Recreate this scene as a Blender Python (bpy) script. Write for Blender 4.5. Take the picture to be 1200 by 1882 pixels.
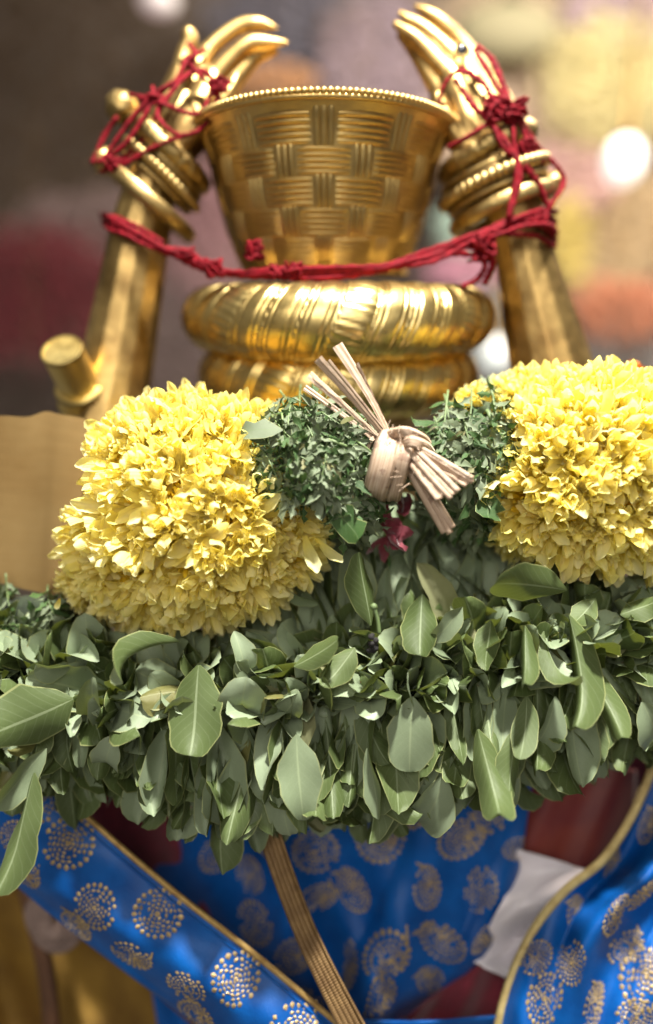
import bpy, math, random
import numpy as np
from mathutils import Matrix, Vector, noise
from mathutils.bvhtree import BVHTree

# ------------------------------------------------------------------ clean
for o in list(bpy.data.objects):
    bpy.data.objects.remove(o)
SC = bpy.context.scene
COL = SC.collection
RNG = random.Random(11)
U = RNG.uniform
PI = math.pi

# ------------------------------------------------------------------ camera
PITCH = math.radians(17)
CAM = np.array((0.0, 0.0, 1.5))
FPX = 1360.0                                     # focal length in photo pixels (1200 x 1882)
cd = bpy.data.cameras.new('camera')
cd.sensor_fit = 'VERTICAL'; cd.sensor_height = 36.0
cd.lens = FPX / 1882 * 36.0
cd.clip_start = 0.01; cd.clip_end = 100
cd.dof.use_dof = True
cd.dof.focus_distance = 0.505
cd.dof.aperture_fstop = 1.05
cam = bpy.data.objects.new('camera', cd); COL.objects.link(cam)
cam.location = CAM; cam.rotation_euler = (PI / 2 - PITCH, 0, 0)
SC.camera = cam
CF = np.array((0, math.cos(PITCH), -math.sin(PITCH)))
CU = np.array((0, math.sin(PITCH), math.cos(PITCH)))
CR = np.array((1.0, 0, 0))

def P(px, py, d):
    return CAM + CR * ((px - 600) / FPX * d) + CU * ((941 - py) / FPX * d) + CF * d
def PX(n, d=0.52):
    return n * d / FPX
def project(w):
    v = np.asarray(w) - CAM
    d = v @ CF
    return 600 + FPX * (v @ CR) / d, 941 - FPX * (v @ CU) / d, d

# ------------------------------------------------------------------ world and lamps
W = bpy.data.worlds.new('World'); SC.world = W; W.use_nodes = True
bg = W.node_tree.nodes['Background']
bg.inputs['Color'].default_value = (1.0, 0.90, 0.76, 1); bg.inputs['Strength'].default_value = 0.185

def lamp(name, loc, target, size, power, col=(1, 1, 1), shape='DISK'):
    l = bpy.data.lights.new(name, 'AREA'); l.shape = shape; l.size = size; l.energy = power; l.color = col
    o = bpy.data.objects.new(name, l); COL.objects.link(o)
    o.location = loc
    o.rotation_euler = (Vector(target) - Vector(loc)).to_track_quat('-Z', 'Y').to_euler()
    return o
SUBJ = P(600, 1050, 0.55)
lamp('ceiling_spot_lamp', (0.22, 0.33, 2.75), SUBJ, 0.12, 98, (1.0, 0.97, 0.90))
lamp('overhead_fill', (-0.45, -0.85, 2.45), SUBJ, 0.9, 12, (1.0, 0.95, 0.88))  # soft fill added above and behind the camera, for broad highlights on gold
lamp('front_fill', (0.35, -1.7, 2.15), SUBJ, 1.5, 12, (1.0, 0.95, 0.87))  # unseen source added behind the camera to brighten gold and flower fronts
lamp('background_fill', (1.3, 1.9, 3.0), (1.0, 3.0, 1.3), 0.8, 150, (1.0, 0.89, 0.74))  # extra area light, added to lift the right side of the background

SC.view_settings.view_transform = 'Standard'; SC.view_settings.look = 'None'
SC.view_settings.exposure = 0.0; SC.view_settings.gamma = 1.0
SC.render.engine = 'CYCLES'
SC.render.resolution_x = 653; SC.render.resolution_y = 1024
SC.cycles.max_bounces = 8

# ------------------------------------------------------------------ material helpers
class NT:
    def __init__(s, name):
        s.m = bpy.data.materials.new(name); s.m.use_nodes = True
        s.t = s.m.node_tree; s.n = s.t.nodes; s.b = s.n['Principled BSDF']; s.out = s.n['Material Output']
    def add(s, kind, **kw):
        nd = s.n.new(kind)
        for k, v in kw.items():
            if k[0] == '_':
                nd.inputs[k[1:].replace('_', ' ')].default_value = v
            else: setattr(nd, k, v)
        return nd
    def link(s, a, b): s.t.links.new(a, b)
    def setb(s, **kw):
        for k, v in kw.items():
            s.b.inputs[k.replace('_', ' ')].default_value = v
    def math(s, op, a, b=None, c=None, clamp=False):
        nd = s.n.new('ShaderNodeMath'); nd.operation = op; nd.use_clamp = clamp
        for i, v in enumerate((a, b, c)):
            if v is None: continue
            if isinstance(v, (int, float)): nd.inputs[i].default_value = v
            else: s.link(v, nd.inputs[i])
        return nd.outputs[0]
    def mix(s, f, a, b, mode='MIX'):
        nd = s.n.new('ShaderNodeMix'); nd.data_type = 'RGBA'; nd.blend_type = mode
        for sock, v in ((nd.inputs[0], f), (nd.inputs[6], a), (nd.inputs[7], b)):
            if isinstance(v, (int, float)): sock.default_value = v
            elif isinstance(v, tuple): sock.default_value = v if len(v) == 4 else v + (1,)
            else: s.link(v, sock)
        return nd.outputs[2]
    def noise(s, scale, detail=3, coord=None, rough=0.5):
        nd = s.add('ShaderNodeTexNoise'); nd.inputs['Scale'].default_value = scale
        nd.inputs['Detail'].default_value = detail; nd.inputs['Roughness'].default_value = rough
        if coord is not None: s.link(coord, nd.inputs['Vector'])
        return nd.outputs['Fac']
    def coord(s, which='Object'):
        return s.add('ShaderNodeTexCoord').outputs[which]
    def ramp(s, fac, stops):
        nd = s.add('ShaderNodeValToRGB'); r = nd.color_ramp
        while len(r.elements) < len(stops): r.elements.new(0.5)
        for e, (p, c) in zip(r.elements, stops):
            e.position = p; e.color = c if len(c) == 4 else c + (1,)
        s.link(fac, nd.inputs[0]); return nd.outputs[0]
    def bump(s, h, strength=0.3, dist=0.001):
        nd = s.add('ShaderNodeBump'); nd.inputs['Strength'].default_value = strength
        nd.inputs['Distance'].default_value = dist
        s.link(h, nd.inputs['Height']); s.link(nd.outputs[0], s.b.inputs['Normal']); return nd.outputs[0]
    def rand(s):
        oi = s.add('ShaderNodeObjectInfo').outputs['Random']
        pi = s.add('ShaderNodeNewGeometry').outputs['Random Per Island']
        return s.math('FRACT', s.math('ADD', oi, pi))
    def translucent(s, color, fac):
        tr = s.add('ShaderNodeBsdfTranslucent')
        if isinstance(color, tuple): tr.inputs['Color'].default_value = color + (1,)
        else: s.link(color, tr.inputs['Color'])
        mx = s.add('ShaderNodeMixShader')
        mx.inputs[0].default_value = fac
        s.link(s.b.outputs[0], mx.inputs[1]); s.link(tr.outputs[0], mx.inputs[2])
        s.link(mx.outputs[0], s.out.inputs['Surface'])

def gold(name, base, dark, rough, bscale=60, bstr=0.25, wear=18, bdist=0.001, crease_shade=(0.44, 0.50, 0.55)):
    k = NT(name); co = k.coord()
    n1 = k.noise(wear, 4, co, 0.6); n2 = k.noise(bscale, 3, co)
    c = k.ramp(n1, [(0.35, dark), (0.62, base)])
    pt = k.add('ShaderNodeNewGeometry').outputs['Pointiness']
    crease = k.ramp(k.math('ADD', pt, k.math('MULTIPLY', k.math('SUBTRACT', k.noise(120, 3, co), .5), .06)), [(crease_shade[0], (1, 1, 1)), (crease_shade[1], (0, 0, 0))])
    c = k.mix(k.math('MULTIPLY', crease, crease_shade[2]), c, (0.09, 0.055, 0.022))  # shade painted into the creases by pointiness, to deepen the relief
    k.link(c, k.b.inputs['Base Color'])
    k.setb(Metallic=1.0)
    k.link(k.math('MULTIPLY_ADD', k.noise(90, 3, co), 0.25, rough - 0.1), k.b.inputs['Roughness'])
    k.bump(n2, bstr, bdist)
    return k.m
M = {}
M['basket'] = gold('basket_gold', (0.64, 0.46, 0.18), (0.50, 0.34, 0.125), 0.36, 300, 0.2, crease_shade=(0.44, 0.50, 0.28))
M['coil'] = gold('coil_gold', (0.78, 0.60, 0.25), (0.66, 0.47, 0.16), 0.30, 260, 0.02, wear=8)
M['arm'] = gold('arm_gold', (0.54, 0.37, 0.14), (0.27, 0.165, 0.06), 0.40, 70, 0.3, wear=24, bdist=0.002, crease_shade=(0.45, 0.51, 0.7))
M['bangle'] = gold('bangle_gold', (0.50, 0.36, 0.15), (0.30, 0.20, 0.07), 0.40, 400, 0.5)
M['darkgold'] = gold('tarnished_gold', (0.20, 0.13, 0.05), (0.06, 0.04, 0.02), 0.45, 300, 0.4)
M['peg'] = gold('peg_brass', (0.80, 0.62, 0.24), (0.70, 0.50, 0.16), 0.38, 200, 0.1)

def simple(name, base, dark, rough=0.6, scale=40, bstr=0.3, bscale=200, bdist=0.001, metal=0, sheen=0.0):
    k = NT(name); co = k.coord()
    k.link(k.ramp(k.noise(scale, 4, co, 0.6), [(0.35, dark), (0.65, base)]), k.b.inputs['Base Color'])
    k.setb(Roughness=rough, Metallic=metal)
    k.b.inputs['Sheen Weight'].default_value = sheen
    k.bump(k.noise(bscale, 3, co), bstr, bdist)
    return k.m
def plate_mat():
    k = NT('plate_gold'); co = k.coord()
    mp = k.add('ShaderNodeMapping'); k.link(co, mp.inputs['Vector']); mp.inputs['Scale'].default_value = (30, 30, 400)
    n = k.noise(1.0, 3, mp.outputs[0]); big = k.noise(9, 4, co, 0.65)
    c = k.ramp(big, [(0.3, (0.27, 0.165, 0.06)), (0.7, (0.38, 0.26, 0.11))])
    c = k.mix(k.math('MULTIPLY', n, 0.35), c, (0.30, 0.18, 0.06))
    k.link(c, k.b.inputs['Base Color']); k.setb(Metallic=0.85, Roughness=0.48)
    k.bump(n, 0.12, 0.0006); return k.m
M['plate'] = plate_mat()
M['thread'] = simple('red_thread', (0.185, 0.002, 0.008), (0.085, 0.001, 0.004), 0.75, 200, 0.5, 900, 0.0006)
M['thread'].node_tree.nodes['Principled BSDF'].inputs['Specular IOR Level'].default_value = 0.15
M['maroon'] = simple('maroon_velvet', (0.22, 0.012, 0.030), (0.10, 0.006, 0.015), 0.8, 25, 0.3, 300, sheen=0.5)
M['russet'] = simple('russet_silk', (0.26, 0.045, 0.025), (0.16, 0.018, 0.02), 0.5, 20, 0.2, 300, sheen=0.3)
M['stone'] = simple('black_stone', (0.012, 0.012, 0.014), (0.02, 0.02, 0.02), 0.15, 30, 0.0)
M['white_satin'] = simple('white_satin', (0.84, 0.79, 0.83), (0.76, 0.71, 0.76), 0.30, 30, 0.15, 600, sheen=0.2)
M['gold_thread'] = simple('gold_thread', (0.54, 0.40, 0.19), (0.30, 0.21, 0.09), 0.36, 300, 0.3, 1500, metal=0.35)
M['piping'] = simple('piping_gold', (0.50, 0.34, 0.12), (0.34, 0.20, 0.06), 0.55, 120, 0.5, 1200, 0.0008, metal=0.4)
M['yellow_cord'] = simple('yellow_cord', (0.62, 0.50, 0.22), (0.46, 0.34, 0.13), 0.55, 120, 0.5, 1200, 0.0008, metal=0.2)
M['gold_cloth'] = simple('gold_satin', (0.42, 0.25, 0.05), (0.22, 0.12, 0.03), 0.42, 14, 0.3, 90, 0.002, metal=0.7)
M['brown_cloth'] = simple('brown_cloth', (0.16, 0.07, 0.03), (0.09, 0.04, 0.02), 0.7, 20, 0.3, 300)
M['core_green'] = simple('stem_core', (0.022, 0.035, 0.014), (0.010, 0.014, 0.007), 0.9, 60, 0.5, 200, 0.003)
M['core_yellow'] = simple('petal_core', (0.55, 0.36, 0.05), (0.40, 0.24, 0.03), 0.8, 80, 0.6, 200, 0.003)
M['bud'] = simple('dried_bud', (0.018, 0.015, 0.014), (0.008, 0.008, 0.008), 0.9, 200, 0.6, 700, 0.001)
M['stem'] = simple('green_stem', (0.14, 0.20, 0.07), (0.09, 0.13, 0.05), 0.55, 80, 0.2, 300)
M['orange_petal'] = simple('orange_petal', (0.75, 0.30, 0.03), (0.62, 0.20, 0.02), 0.6, 50, 0.2, 300)
M['pale_rose'] = simple('pale_rose', (0.30, 0.21, 0.18), (0.20, 0.14, 0.12), 0.7, 50, 0.2, 300)

def blue_mat():
    k = NT('blue_silk'); co = k.coord('UV')
    big = k.noise(30, 3, k.coord(), 0.6)
    c = k.ramp(big, [(0.3, (0.001, 0.055, 0.245)), (0.7, (0.002, 0.098, 0.385))])
    k.link(c, k.b.inputs['Base Color']); k.setb(Roughness=0.42)
    k.b.inputs['Sheen Weight'].default_value = 0.0
    k.b.inputs['Specular IOR Level'].default_value = 0.28
    k.b.inputs['Sheen Tint'].default_value = (0.3, 0.6, 1, 1)
    mp = k.add('ShaderNodeMapping'); k.link(k.coord(), mp.inputs['Vector']); mp.inputs['Scale'].default_value = (1500, 500, 500)
    w = k.noise(1.0, 2, mp.outputs[0]); k.bump(k.math('ADD', w, k.math('MULTIPLY', k.noise(60, 3, k.coord()), 1.5)), 0.35, 0.0008)
    return k.m
M['blue'] = blue_mat()

def leaf_mat(name, top, top2, under, under2, vein, tr=0.22, trcol=(0.17, 0.20, 0.025), rough=0.40):
    k = NT(name)
    uv = k.add('ShaderNodeSeparateXYZ'); k.link(k.coord('UV'), uv.inputs[0])
    au = k.math('ABSOLUTE', k.math('SUBTRACT', uv.outputs[0], 0.5))
    mid = k.math('LESS_THAN', au, 0.022)
    s = k.math('SUBTRACT', uv.outputs[1], k.math('MULTIPLY', au, 0.55))
    sv = k.math('LESS_THAN', k.math('ABSOLUTE', k.math('SUBTRACT', k.math('FRACT', k.math('MULTIPLY', s, 9.0)), 0.5)), 0.05)
    sidev = k.math('MULTIPLY', sv, 0.26)
    veins = k.math('MAXIMUM', mid, sidev)
    r = k.rand(); co = k.coord()
    n = k.noise(70, 4, co, 0.6)
    tmix = k.math('ADD', k.math('MULTIPLY', r, 0.6), k.math('MULTIPLY', n, 0.5), clamp=True)
    ct = k.mix(tmix, top, top2); cu = k.mix(tmix, under, under2)
    back = k.add('ShaderNodeNewGeometry').outputs['Backfacing']
    c = k.mix(back, ct, cu)
    c = k.mix(k.math('MULTIPLY', veins, 0.55), c, vein)
    edge = k.math('GREATER_THAN', au, 0.472)
    c = k.mix(k.math('MULTIPLY', edge, 0.55), c, (0.36, 0.38, 0.16))
    spots = k.math('GREATER_THAN', k.noise(160, 2, co), 0.70)
    c = k.mix(k.math('MULTIPLY', spots, k.math('MULTIPLY', k.math('GREATER_THAN', r, 0.55), 0.7)), c, (0.16, 0.085, 0.03))
    c = k.mix(k.math('MULTIPLY', k.math('GREATER_THAN', r, 0.98), 0.55), c, (0.19, 0.15, 0.045))
    k.link(c, k.b.inputs['Base Color']); k.setb(Roughness=rough)
    k.b.inputs['Specular IOR Level'].default_value = 0.34
    k.bump(k.math('ADD', k.math('MULTIPLY', veins, 0.6), k.noise(260, 3, co)), 0.35, 0.0006)
    k.translucent(trcol, tr)
    return k.m
M['leaf'] = leaf_mat('garland_leaf', (0.052, 0.078, 0.022), (0.120, 0.160, 0.060), (0.160, 0.205, 0.112), (0.300, 0.365, 0.240), (0.32, 0.38, 0.22))
M['herb'] = leaf_mat('herb_leaf', (0.018, 0.045, 0.012), (0.050, 0.105, 0.026), (0.080, 0.110, 0.052), (0.19, 0.225, 0.145), (0.14, 0.20, 0.09), 0.15, (0.08, 0.14, 0.03), 0.55)

def petal_mat(name, base, mid, tip, tr=0.58, trc=(0.99, 0.88, 0.26)):
    k = NT(name)
    uv = k.add('ShaderNodeSeparateXYZ'); k.link(k.coord('UV'), uv.inputs[0])
    r = k.rand()
    v = k.math('ADD', uv.outputs[1], k.math('MULTIPLY', k.math('SUBTRACT', r, 0.5), 0.45))
    c = k.ramp(v, [(0.05, base), (0.45, mid), (0.95, tip)])
    c = k.mix(k.math('MULTIPLY', k.math('GREATER_THAN', r, 0.94), k.math('MULTIPLY', uv.outputs[1], 0.35)), c, (0.62, 0.36, 0.10))
    wv = k.math('SINE', k.math('MULTIPLY', uv.outputs[0], 46.0))
    k.link(c, k.b.inputs['Base Color']); k.setb(Roughness=0.55)
    k.b.inputs['Specular IOR Level'].default_value = 0.3
    k.bump(k.math('ADD', k.math('MULTIPLY', wv, 0.5), k.noise(300, 2, k.coord())), 0.35, 0.0006)
    k.translucent(trc, tr)
    return k.m
M['petal'] = petal_mat('chrysanthemum_petal', (0.90, 0.68, 0.08), (0.92, 0.81, 0.25), (0.94, 0.89, 0.50))
M['floret'] = petal_mat('chrysanthemum_floret', (0.80, 0.42, 0.012), (0.88, 0.56, 0.02), (0.92, 0.68, 0.05), 0.4)

def straw_mat():
    k = NT('dry_straw')
    uv = k.add('ShaderNodeSeparateXYZ'); k.link(k.coord('UV'), uv.inputs[0])
    cmb = k.add('ShaderNodeCombineXYZ')
    k.link(k.math('MULTIPLY', uv.outputs[0], 26.0), cmb.inputs[0]); k.link(k.math('MULTIPLY', uv.outputs[1], 2.0), cmb.inputs[1])
    k.link(k.math('MULTIPLY', k.rand(), 20.0), cmb.inputs[2])
    f = k.noise(1.0, 4, cmb.outputs[0], 0.6)
    c = k.ramp(f, [(0.25, (0.22, 0.125, 0.075)), (0.5, (0.42, 0.30, 0.205)), (0.75, (0.60, 0.48, 0.37))])
    blot = k.noise(120, 3, k.coord(), 0.6)
    c = k.mix(k.math('MULTIPLY', k.math('GREATER_THAN', blot, 0.62), 0.5), c, (0.13, 0.06, 0.04))
    k.link(c, k.b.inputs['Base Color']); k.setb(Roughness=0.6)
    k.bump(f, 0.6, 0.001); return k.m
M['straw'] = straw_mat()
def ribbon_mat():
    k = NT('braided_ribbon')
    uv = k.add('ShaderNodeSeparateXYZ'); k.link(k.coord('UV'), uv.inputs[0])
    w = k.math('SINE', k.math('MULTIPLY', uv.outputs[1], 900.0))
    n = k.noise(60, 4, k.coord(), 0.6)
    c = k.ramp(n, [(0.3, (0.13, 0.070, 0.026)), (0.7, (0.27, 0.165, 0.065))])
    k.link(c, k.b.inputs['Base Color']); k.setb(Roughness=0.5, Metallic=0.35)
    k.bump(w, 0.4, 0.0006); return k.m
M['ribbon'] = ribbon_mat()

# ------------------------------------------------------------------ object helpers
WM = {}
def link_obj(name, data, mat=None, parent=None, mw=None):
    o = bpy.data.objects.new(name, data); COL.objects.link(o)
    if mw is None: mw = Matrix.Translation(WM[parent.name].translation) if parent else Matrix()
    WM[o.name] = mw
    if parent is not None:
        o.parent = parent; o.matrix_basis = WM[parent.name].inverted() @ mw
    else: o.matrix_basis = mw
    if mat is not None and data is not None and not data.materials: data.materials.append(mat)
    return o
def thing(name, loc, label, cat, group=None):
    o = link_obj(name, None, None, None, Matrix.Translation(Vector(loc)))
    o.empty_display_size = 0.02
    o['label'] = label; o['category'] = cat
    if group: o['group'] = group
    return o
def tag(o, label, cat, group=None):
    o['label'] = label; o['category'] = cat
    if group: o['group'] = group
    return o

class MB:                                            # collects verts/faces/uvs in world space
    def __init__(s): s.v = []; s.f = []; s.uv = []; s.n = 0
    def add(s, v, f, uv=None):
        v = np.asarray(v, float)
        s.v.append(v); s.f += [tuple(i + s.n for i in q) for q in f]
        s.uv.append(np.asarray(uv, float) if uv is not None else np.zeros((len(v), 2))); s.n += len(v)
        return s
    def arrays(s): return np.vstack(s.v), s.f, np.vstack(s.uv)
    def mesh(s, name, origin=(0, 0, 0), smooth=True):
        v, f, uv = s.arrays()
        return make_mesh(name, v - np.asarray(origin), f, uv, smooth)
    def build(s, name, mat, parent=None, smooth=True, origin=None):
        """ONE mesh object; its origin lies at its own centre (or its parent's place)"""
        v, f, uv = s.arrays()
        og = np.asarray(origin) if origin is not None else (np.array(WM[parent.name].translation) if parent else v.mean(0))
        me = make_mesh(name, v - og, f, uv, smooth)
        return link_obj(name, me, mat, parent, Matrix.Translation(Vector(og)))

def make_mesh(name, v, f, uv=None, smooth=True):
    me = bpy.data.meshes.new(name)
    me.from_pydata([tuple(x) for x in v], [], f)
    if uv is not None:
        lay = me.uv_layers.new(name='UVMap')
        li = np.empty(len(me.loops), dtype=np.int32); me.loops.foreach_get('vertex_index', li)
        lay.data.foreach_set('uv', np.asarray(uv, dtype=np.float32)[li].ravel())
    if smooth: me.polygons.foreach_set('use_smooth', np.ones(len(me.polygons), dtype=bool))
    me.update(); return me

def unit(v): v = np.asarray(v, float); return v / (np.linalg.norm(v) + 1e-12)
def spline(pts, n):
    """Catmull-Rom through rows of any width"""
    p = np.asarray(pts, float); k = len(p)
    q = np.vstack([2 * p[0] - p[1], p, 2 * p[-1] - p[-2]])
    t = np.linspace(0, k - 1 - 1e-9, n); i = t.astype(int); f = (t - i)[:, None]
    a, b, c, d = q[i], q[i + 1], q[i + 2], q[i + 3]
    return 0.5 * (2 * b + (c - a) * f + (2 * a - 5 * b + 4 * c - d) * f * f + (3 * b - a - 3 * c + d) * f ** 3)
def grid_faces(nu, nv, wrap_v=False, wrap_u=False):
    f = []
    for i in range(nu if wrap_u else nu - 1):
        for j in range(nv if wrap_v else nv - 1):
            i2 = (i + 1) % nu; j2 = (j + 1) % nv
            f.append((i * nv + j, i * nv + j2, i2 * nv + j2, i2 * nv + j))
    return f
def frames(c):
    t = np.gradient(c, axis=0); t /= np.linalg.norm(t, axis=1)[:, None] + 1e-12
    a = np.array((0, 0, 1.0)) if abs(t[0][2]) < 0.9 else np.array((1.0, 0, 0))
    n = unit(a - t[0] * (a @ t[0])); ns = []
    for ti in t:
        n = unit(n - ti * (n @ ti)); ns.append(n)
    ns = np.array(ns); return t, ns, np.cross(t, ns)
def tube(mb, pts, rad, seg=8, n=None, flat=None, closed=False, twist=0.0):
    """sweep; rad number or per point; flat=(a,b) section factors along frame axes"""
    pts = np.asarray(pts, float)
    r = np.full(len(pts), rad) if np.isscalar(rad) else np.asarray(rad, float)
    n = n or (len(pts) - 1) * 6 + 1
    if closed:
        full = np.vstack([pts, pts[:1]]); c = full[:-1]; r = r[:len(c)]
    else:
        s = spline(np.column_stack([pts, r]), n); c = s[:, :3]; r = np.maximum(s[:, 3], 1e-5)
    t, a, b = frames(c)
    if closed:
        t = np.roll(c, -1, 0) - np.roll(c, 1, 0); t /= np.linalg.norm(t, axis=1)[:, None]
        ctr = c.mean(0); a = c - ctr; a /= np.linalg.norm(a, axis=1)[:, None]; b = np.cross(t, a)
    fa, fb = flat or (1, 1)
    th = np.linspace(0, 2 * PI, seg, endpoint=False)[None, :] + twist
    v = c[:, None, :] + r[:, None, None] * (np.cos(th)[..., None] * a[:, None, :] * fa + np.sin(th)[..., None] * b[:, None, :] * fb)
    m = len(c); f = grid_faces(m, seg, True, closed)
    uu = np.repeat(np.linspace(0, 1, m), seg); vv = np.tile(np.linspace(0, 1, seg), m)
    if not closed: f = f + [tuple(range(seg))[::-1], tuple((m - 1) * seg + k for k in range(seg))]
    mb.add(v.reshape(-1, 3), f, np.column_stack([vv, uu])); return mb
def sheet(mb, fn, nu, nv):
    us = np.linspace(0, 1, nu); vs = np.linspace(0, 1, nv)
    v = [fn(u, w) for u in us for w in vs]
    uv = [(u, w) for u in us for w in vs]
    return mb.add(v, grid_faces(nu, nv), uv)
def lathe(mb, prof, origin, axis=(0, 0, 1), seg=64, n=None):
    """prof rows (radius, height)"""
    p = spline(prof, n) if n else np.asarray(prof, float)
    ax = unit(axis); x = unit(np.cross(ax, (0.3, 0.9, 0.1))); y = np.cross(ax, x)
    th = np.linspace(0, 2 * PI, seg, endpoint=False)
    v = [np.asarray(origin) + ax * h + (x * math.cos(t) + y * math.sin(t)) * r for r, h in p for t in th]
    uv = [(t / 6.283, i / len(p)) for i in range(len(p)) for t in th]
    f = [q[::-1] for q in grid_faces(len(p), seg, True)]
    f += [tuple(range(seg))[::-1], tuple((len(p) - 1) * seg + k for k in range(seg))]
    return mb.add(v, f, uv)
def ball(mb, c, r, nu=10, nv=12, rough=0.0, sc=60):
    v = []; 
    for i in range(nu + 1):
        a = PI * i / nu
        for j in range(nv):
            b = 2 * PI * j / nv
            d = np.array((math.sin(a) * math.cos(b), math.sin(a) * math.sin(b), math.cos(a)))
            rr = np.asarray(r) * (1 + rough * noise.noise(Vector(d * sc * 0.05 * 1.0 + np.asarray(c) * 40)) if rough else 1)
            v.append(np.asarray(c) + d * rr)
    return mb.add(v, [q[::-1] for q in grid_faces(nu + 1, nv, True)])
def remeshed(v, f, voxel, smooth_it=6):
    me = bpy.data.meshes.new('tmp'); me.from_pydata([tuple(x) for x in v], [], f)
    o = bpy.data.objects.new('tmp', me); COL.objects.link(o)
    m = o.modifiers.new('r', 'REMESH'); m.mode = 'VOXEL'; m.voxel_size = voxel
    s = o.modifiers.new('s', 'SMOOTH'); s.iterations = smooth_it; s.factor = 0.5
    dg = bpy.context.evaluated_depsgraph_get(); ev = o.evaluated_get(dg)
    out = bpy.data.meshes.new_from_object(ev)
    bpy.data.objects.remove(o); bpy.data.meshes.remove(me)
    out.polygons.foreach_set('use_smooth', np.ones(len(out.polygons), dtype=bool))
    return out
def mat_from(y, z, loc, s=1.0, sx=1.0):
    """local +Y along y, +Z near z, numpy 4x4"""
    y = unit(y); x = unit(np.cross(y, z)); z = np.cross(x, y)
    m = np.eye(4); m[:3, 0] = x * s * sx; m[:3, 1] = y * s; m[:3, 2] = z * s; m[:3, 3] = loc
    return m
def rot_about(v, ax, ang):
    ax = unit(ax); c, s = math.cos(ang), math.sin(ang)
    return v * c + np.cross(ax, v) * s + ax * (ax @ v) * (1 - c)

# blades (leaves / petals): every prototype has the same topology
class Proto:
    def __init__(s, v, f, uv): s.v = np.asarray(v); s.f = f; s.uv = np.asarray(uv); s.me = None
    def mesh(s, name, mat):
        if s.me is None:
            s.me = make_mesh(name, s.v, s.f, s.uv); s.me.materials.append(mat)
        return s.me
def blade(ts, nc, half, bend=0.0, fold=0.0, cup=0.0, ruffle=0.0, twist=0.0, curl_tip=0.0, seed=0, edge=0.0, side=0.0, tipr=0.0):
    r = random.Random(seed); v = []; uv = []
    ang = 0.0; y = 0.0; z = 0.0; x0 = 0.0; pt = 0.0
    ph = r.uniform(0, 6); fr = r.uniform(5, 9)
    for t in ts:
        dt = t - pt; pt = t
        ang = bend * t + curl_tip * max(0, t - 0.6) / 0.4
        y += math.cos(ang) * dt; z += math.sin(ang) * dt; x0 = side * t * t
        h = half(t)
        for c in range(nc):
            s = -1 + 2 * c / (nc - 1); ys = y - (tipr * s * s if t == ts[-1] else 0.3 * tipr * s * s if t == ts[-2] else 0)
            w = h * (1 + edge * math.sin(fr * 2.3 * t + ph + s * 2) * abs(s))
            lx = s * w * math.cos(fold * abs(s)); lz = abs(s) * w * math.sin(fold) + cup * (s * s) * h
            lz += ruffle * abs(s) * h * math.sin(fr * t + ph + (1.7 if s > 0 else 0))
            tw = twist * t
            lx, lz = lx * math.cos(tw) - lz * math.sin(tw), lx * math.sin(tw) + lz * math.cos(tw)
            v.append((x0 + lx, ys - math.sin(ang) * lz, z + math.cos(ang) * lz))
            uv.append((0.5 + 0.5 * s, t))
    return Proto(v, [q[::-1] for q in grid_faces(len(ts), nc)], uv)

def visible_rank(elems, protos, extra=None):
    """how many sample points of each blade the camera sees (among its own kind)"""
    allv = []; allf = []; off = 0; nf = len(protos[0].f)
    for pi, m in elems:
        p = protos[pi]; w = p.v @ m[:3, :3].T + m[:3, 3]
        allv.append(w); allf += [tuple(i + off for i in q) for q in p.f]; off += len(w)
    V = np.vstack(allv)
    tree = BVHTree.FromPolygons([tuple(x) for x in V], allf)
    sc = []; k = len(protos[0].v)
    o = Vector(CAM)
    for e in range(len(elems)):
        w = V[e * k:(e + 1) * k]; hit = 0; smp = w[4::4]
        for q in smp:
            px, py, d = project(q)
            if not (0 < px < 1200 and 0 < py < 1882): continue
            dv = Vector(q) - o; L = dv.length
            h = tree.ray_cast(o, dv / L, L + 1e-3)
            if h[0] is None or h[2] // nf == e or (L - h[3]) < 4e-4: hit += 1
        px, py, d = project(w); 
        area = (px.max() - px.min()) * (py.max() - py.min())
        sc.append(hit / max(1, len(smp)) * area)
    return sc
def joined(elems, protos):
    mb = MB()
    for pi, m in elems:
        p = protos[pi]; mb.add(p.v @ m[:3, :3].T + m[:3, 3], p.f, p.uv)
    return mb
def M4(m): return Matrix([list(r) for r in m])

# ================================================================== THE GOLDEN FIGURE
AX = P(603, 500, 0.68); AXX, AXY = AX[0], AX[1]
def axz(py): return P(603, py, 0.68)[2]                 # heights read along the vertical axis of the figure
def on_axis_h(py):
    # height on the figure's vertical axis that projects to row py
    k = (941 - py) / FPX
    t = math.atan(k) - PITCH
    return CAM[2] + math.tan(t) * AXY
figure = thing('golden_figure', (AXX, AXY, on_axis_h(900)), 'gilded figure with two raised hands and a thick twisted double coil', 'statue')
SB = AXY / math.cos(0.0) / FPX                            # metres per pixel near the axis
def ppx(n): return n * 0.68 / FPX

# torso hidden under the garlands, neck showing below the coil
mb = MB()
hz = on_axis_h
lathe(mb, [(0.098, hz(735)), (0.088, hz(765)), (0.082, hz(800)), (0.088, hz(850)), (0.095, hz(950)), (0.10, hz(1100)), (0.10, hz(1300)), (0.09, hz(1400))], (AXX, AXY, 0), seg=64, n=40)
mb.build('torso', M['arm'], figure)

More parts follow.
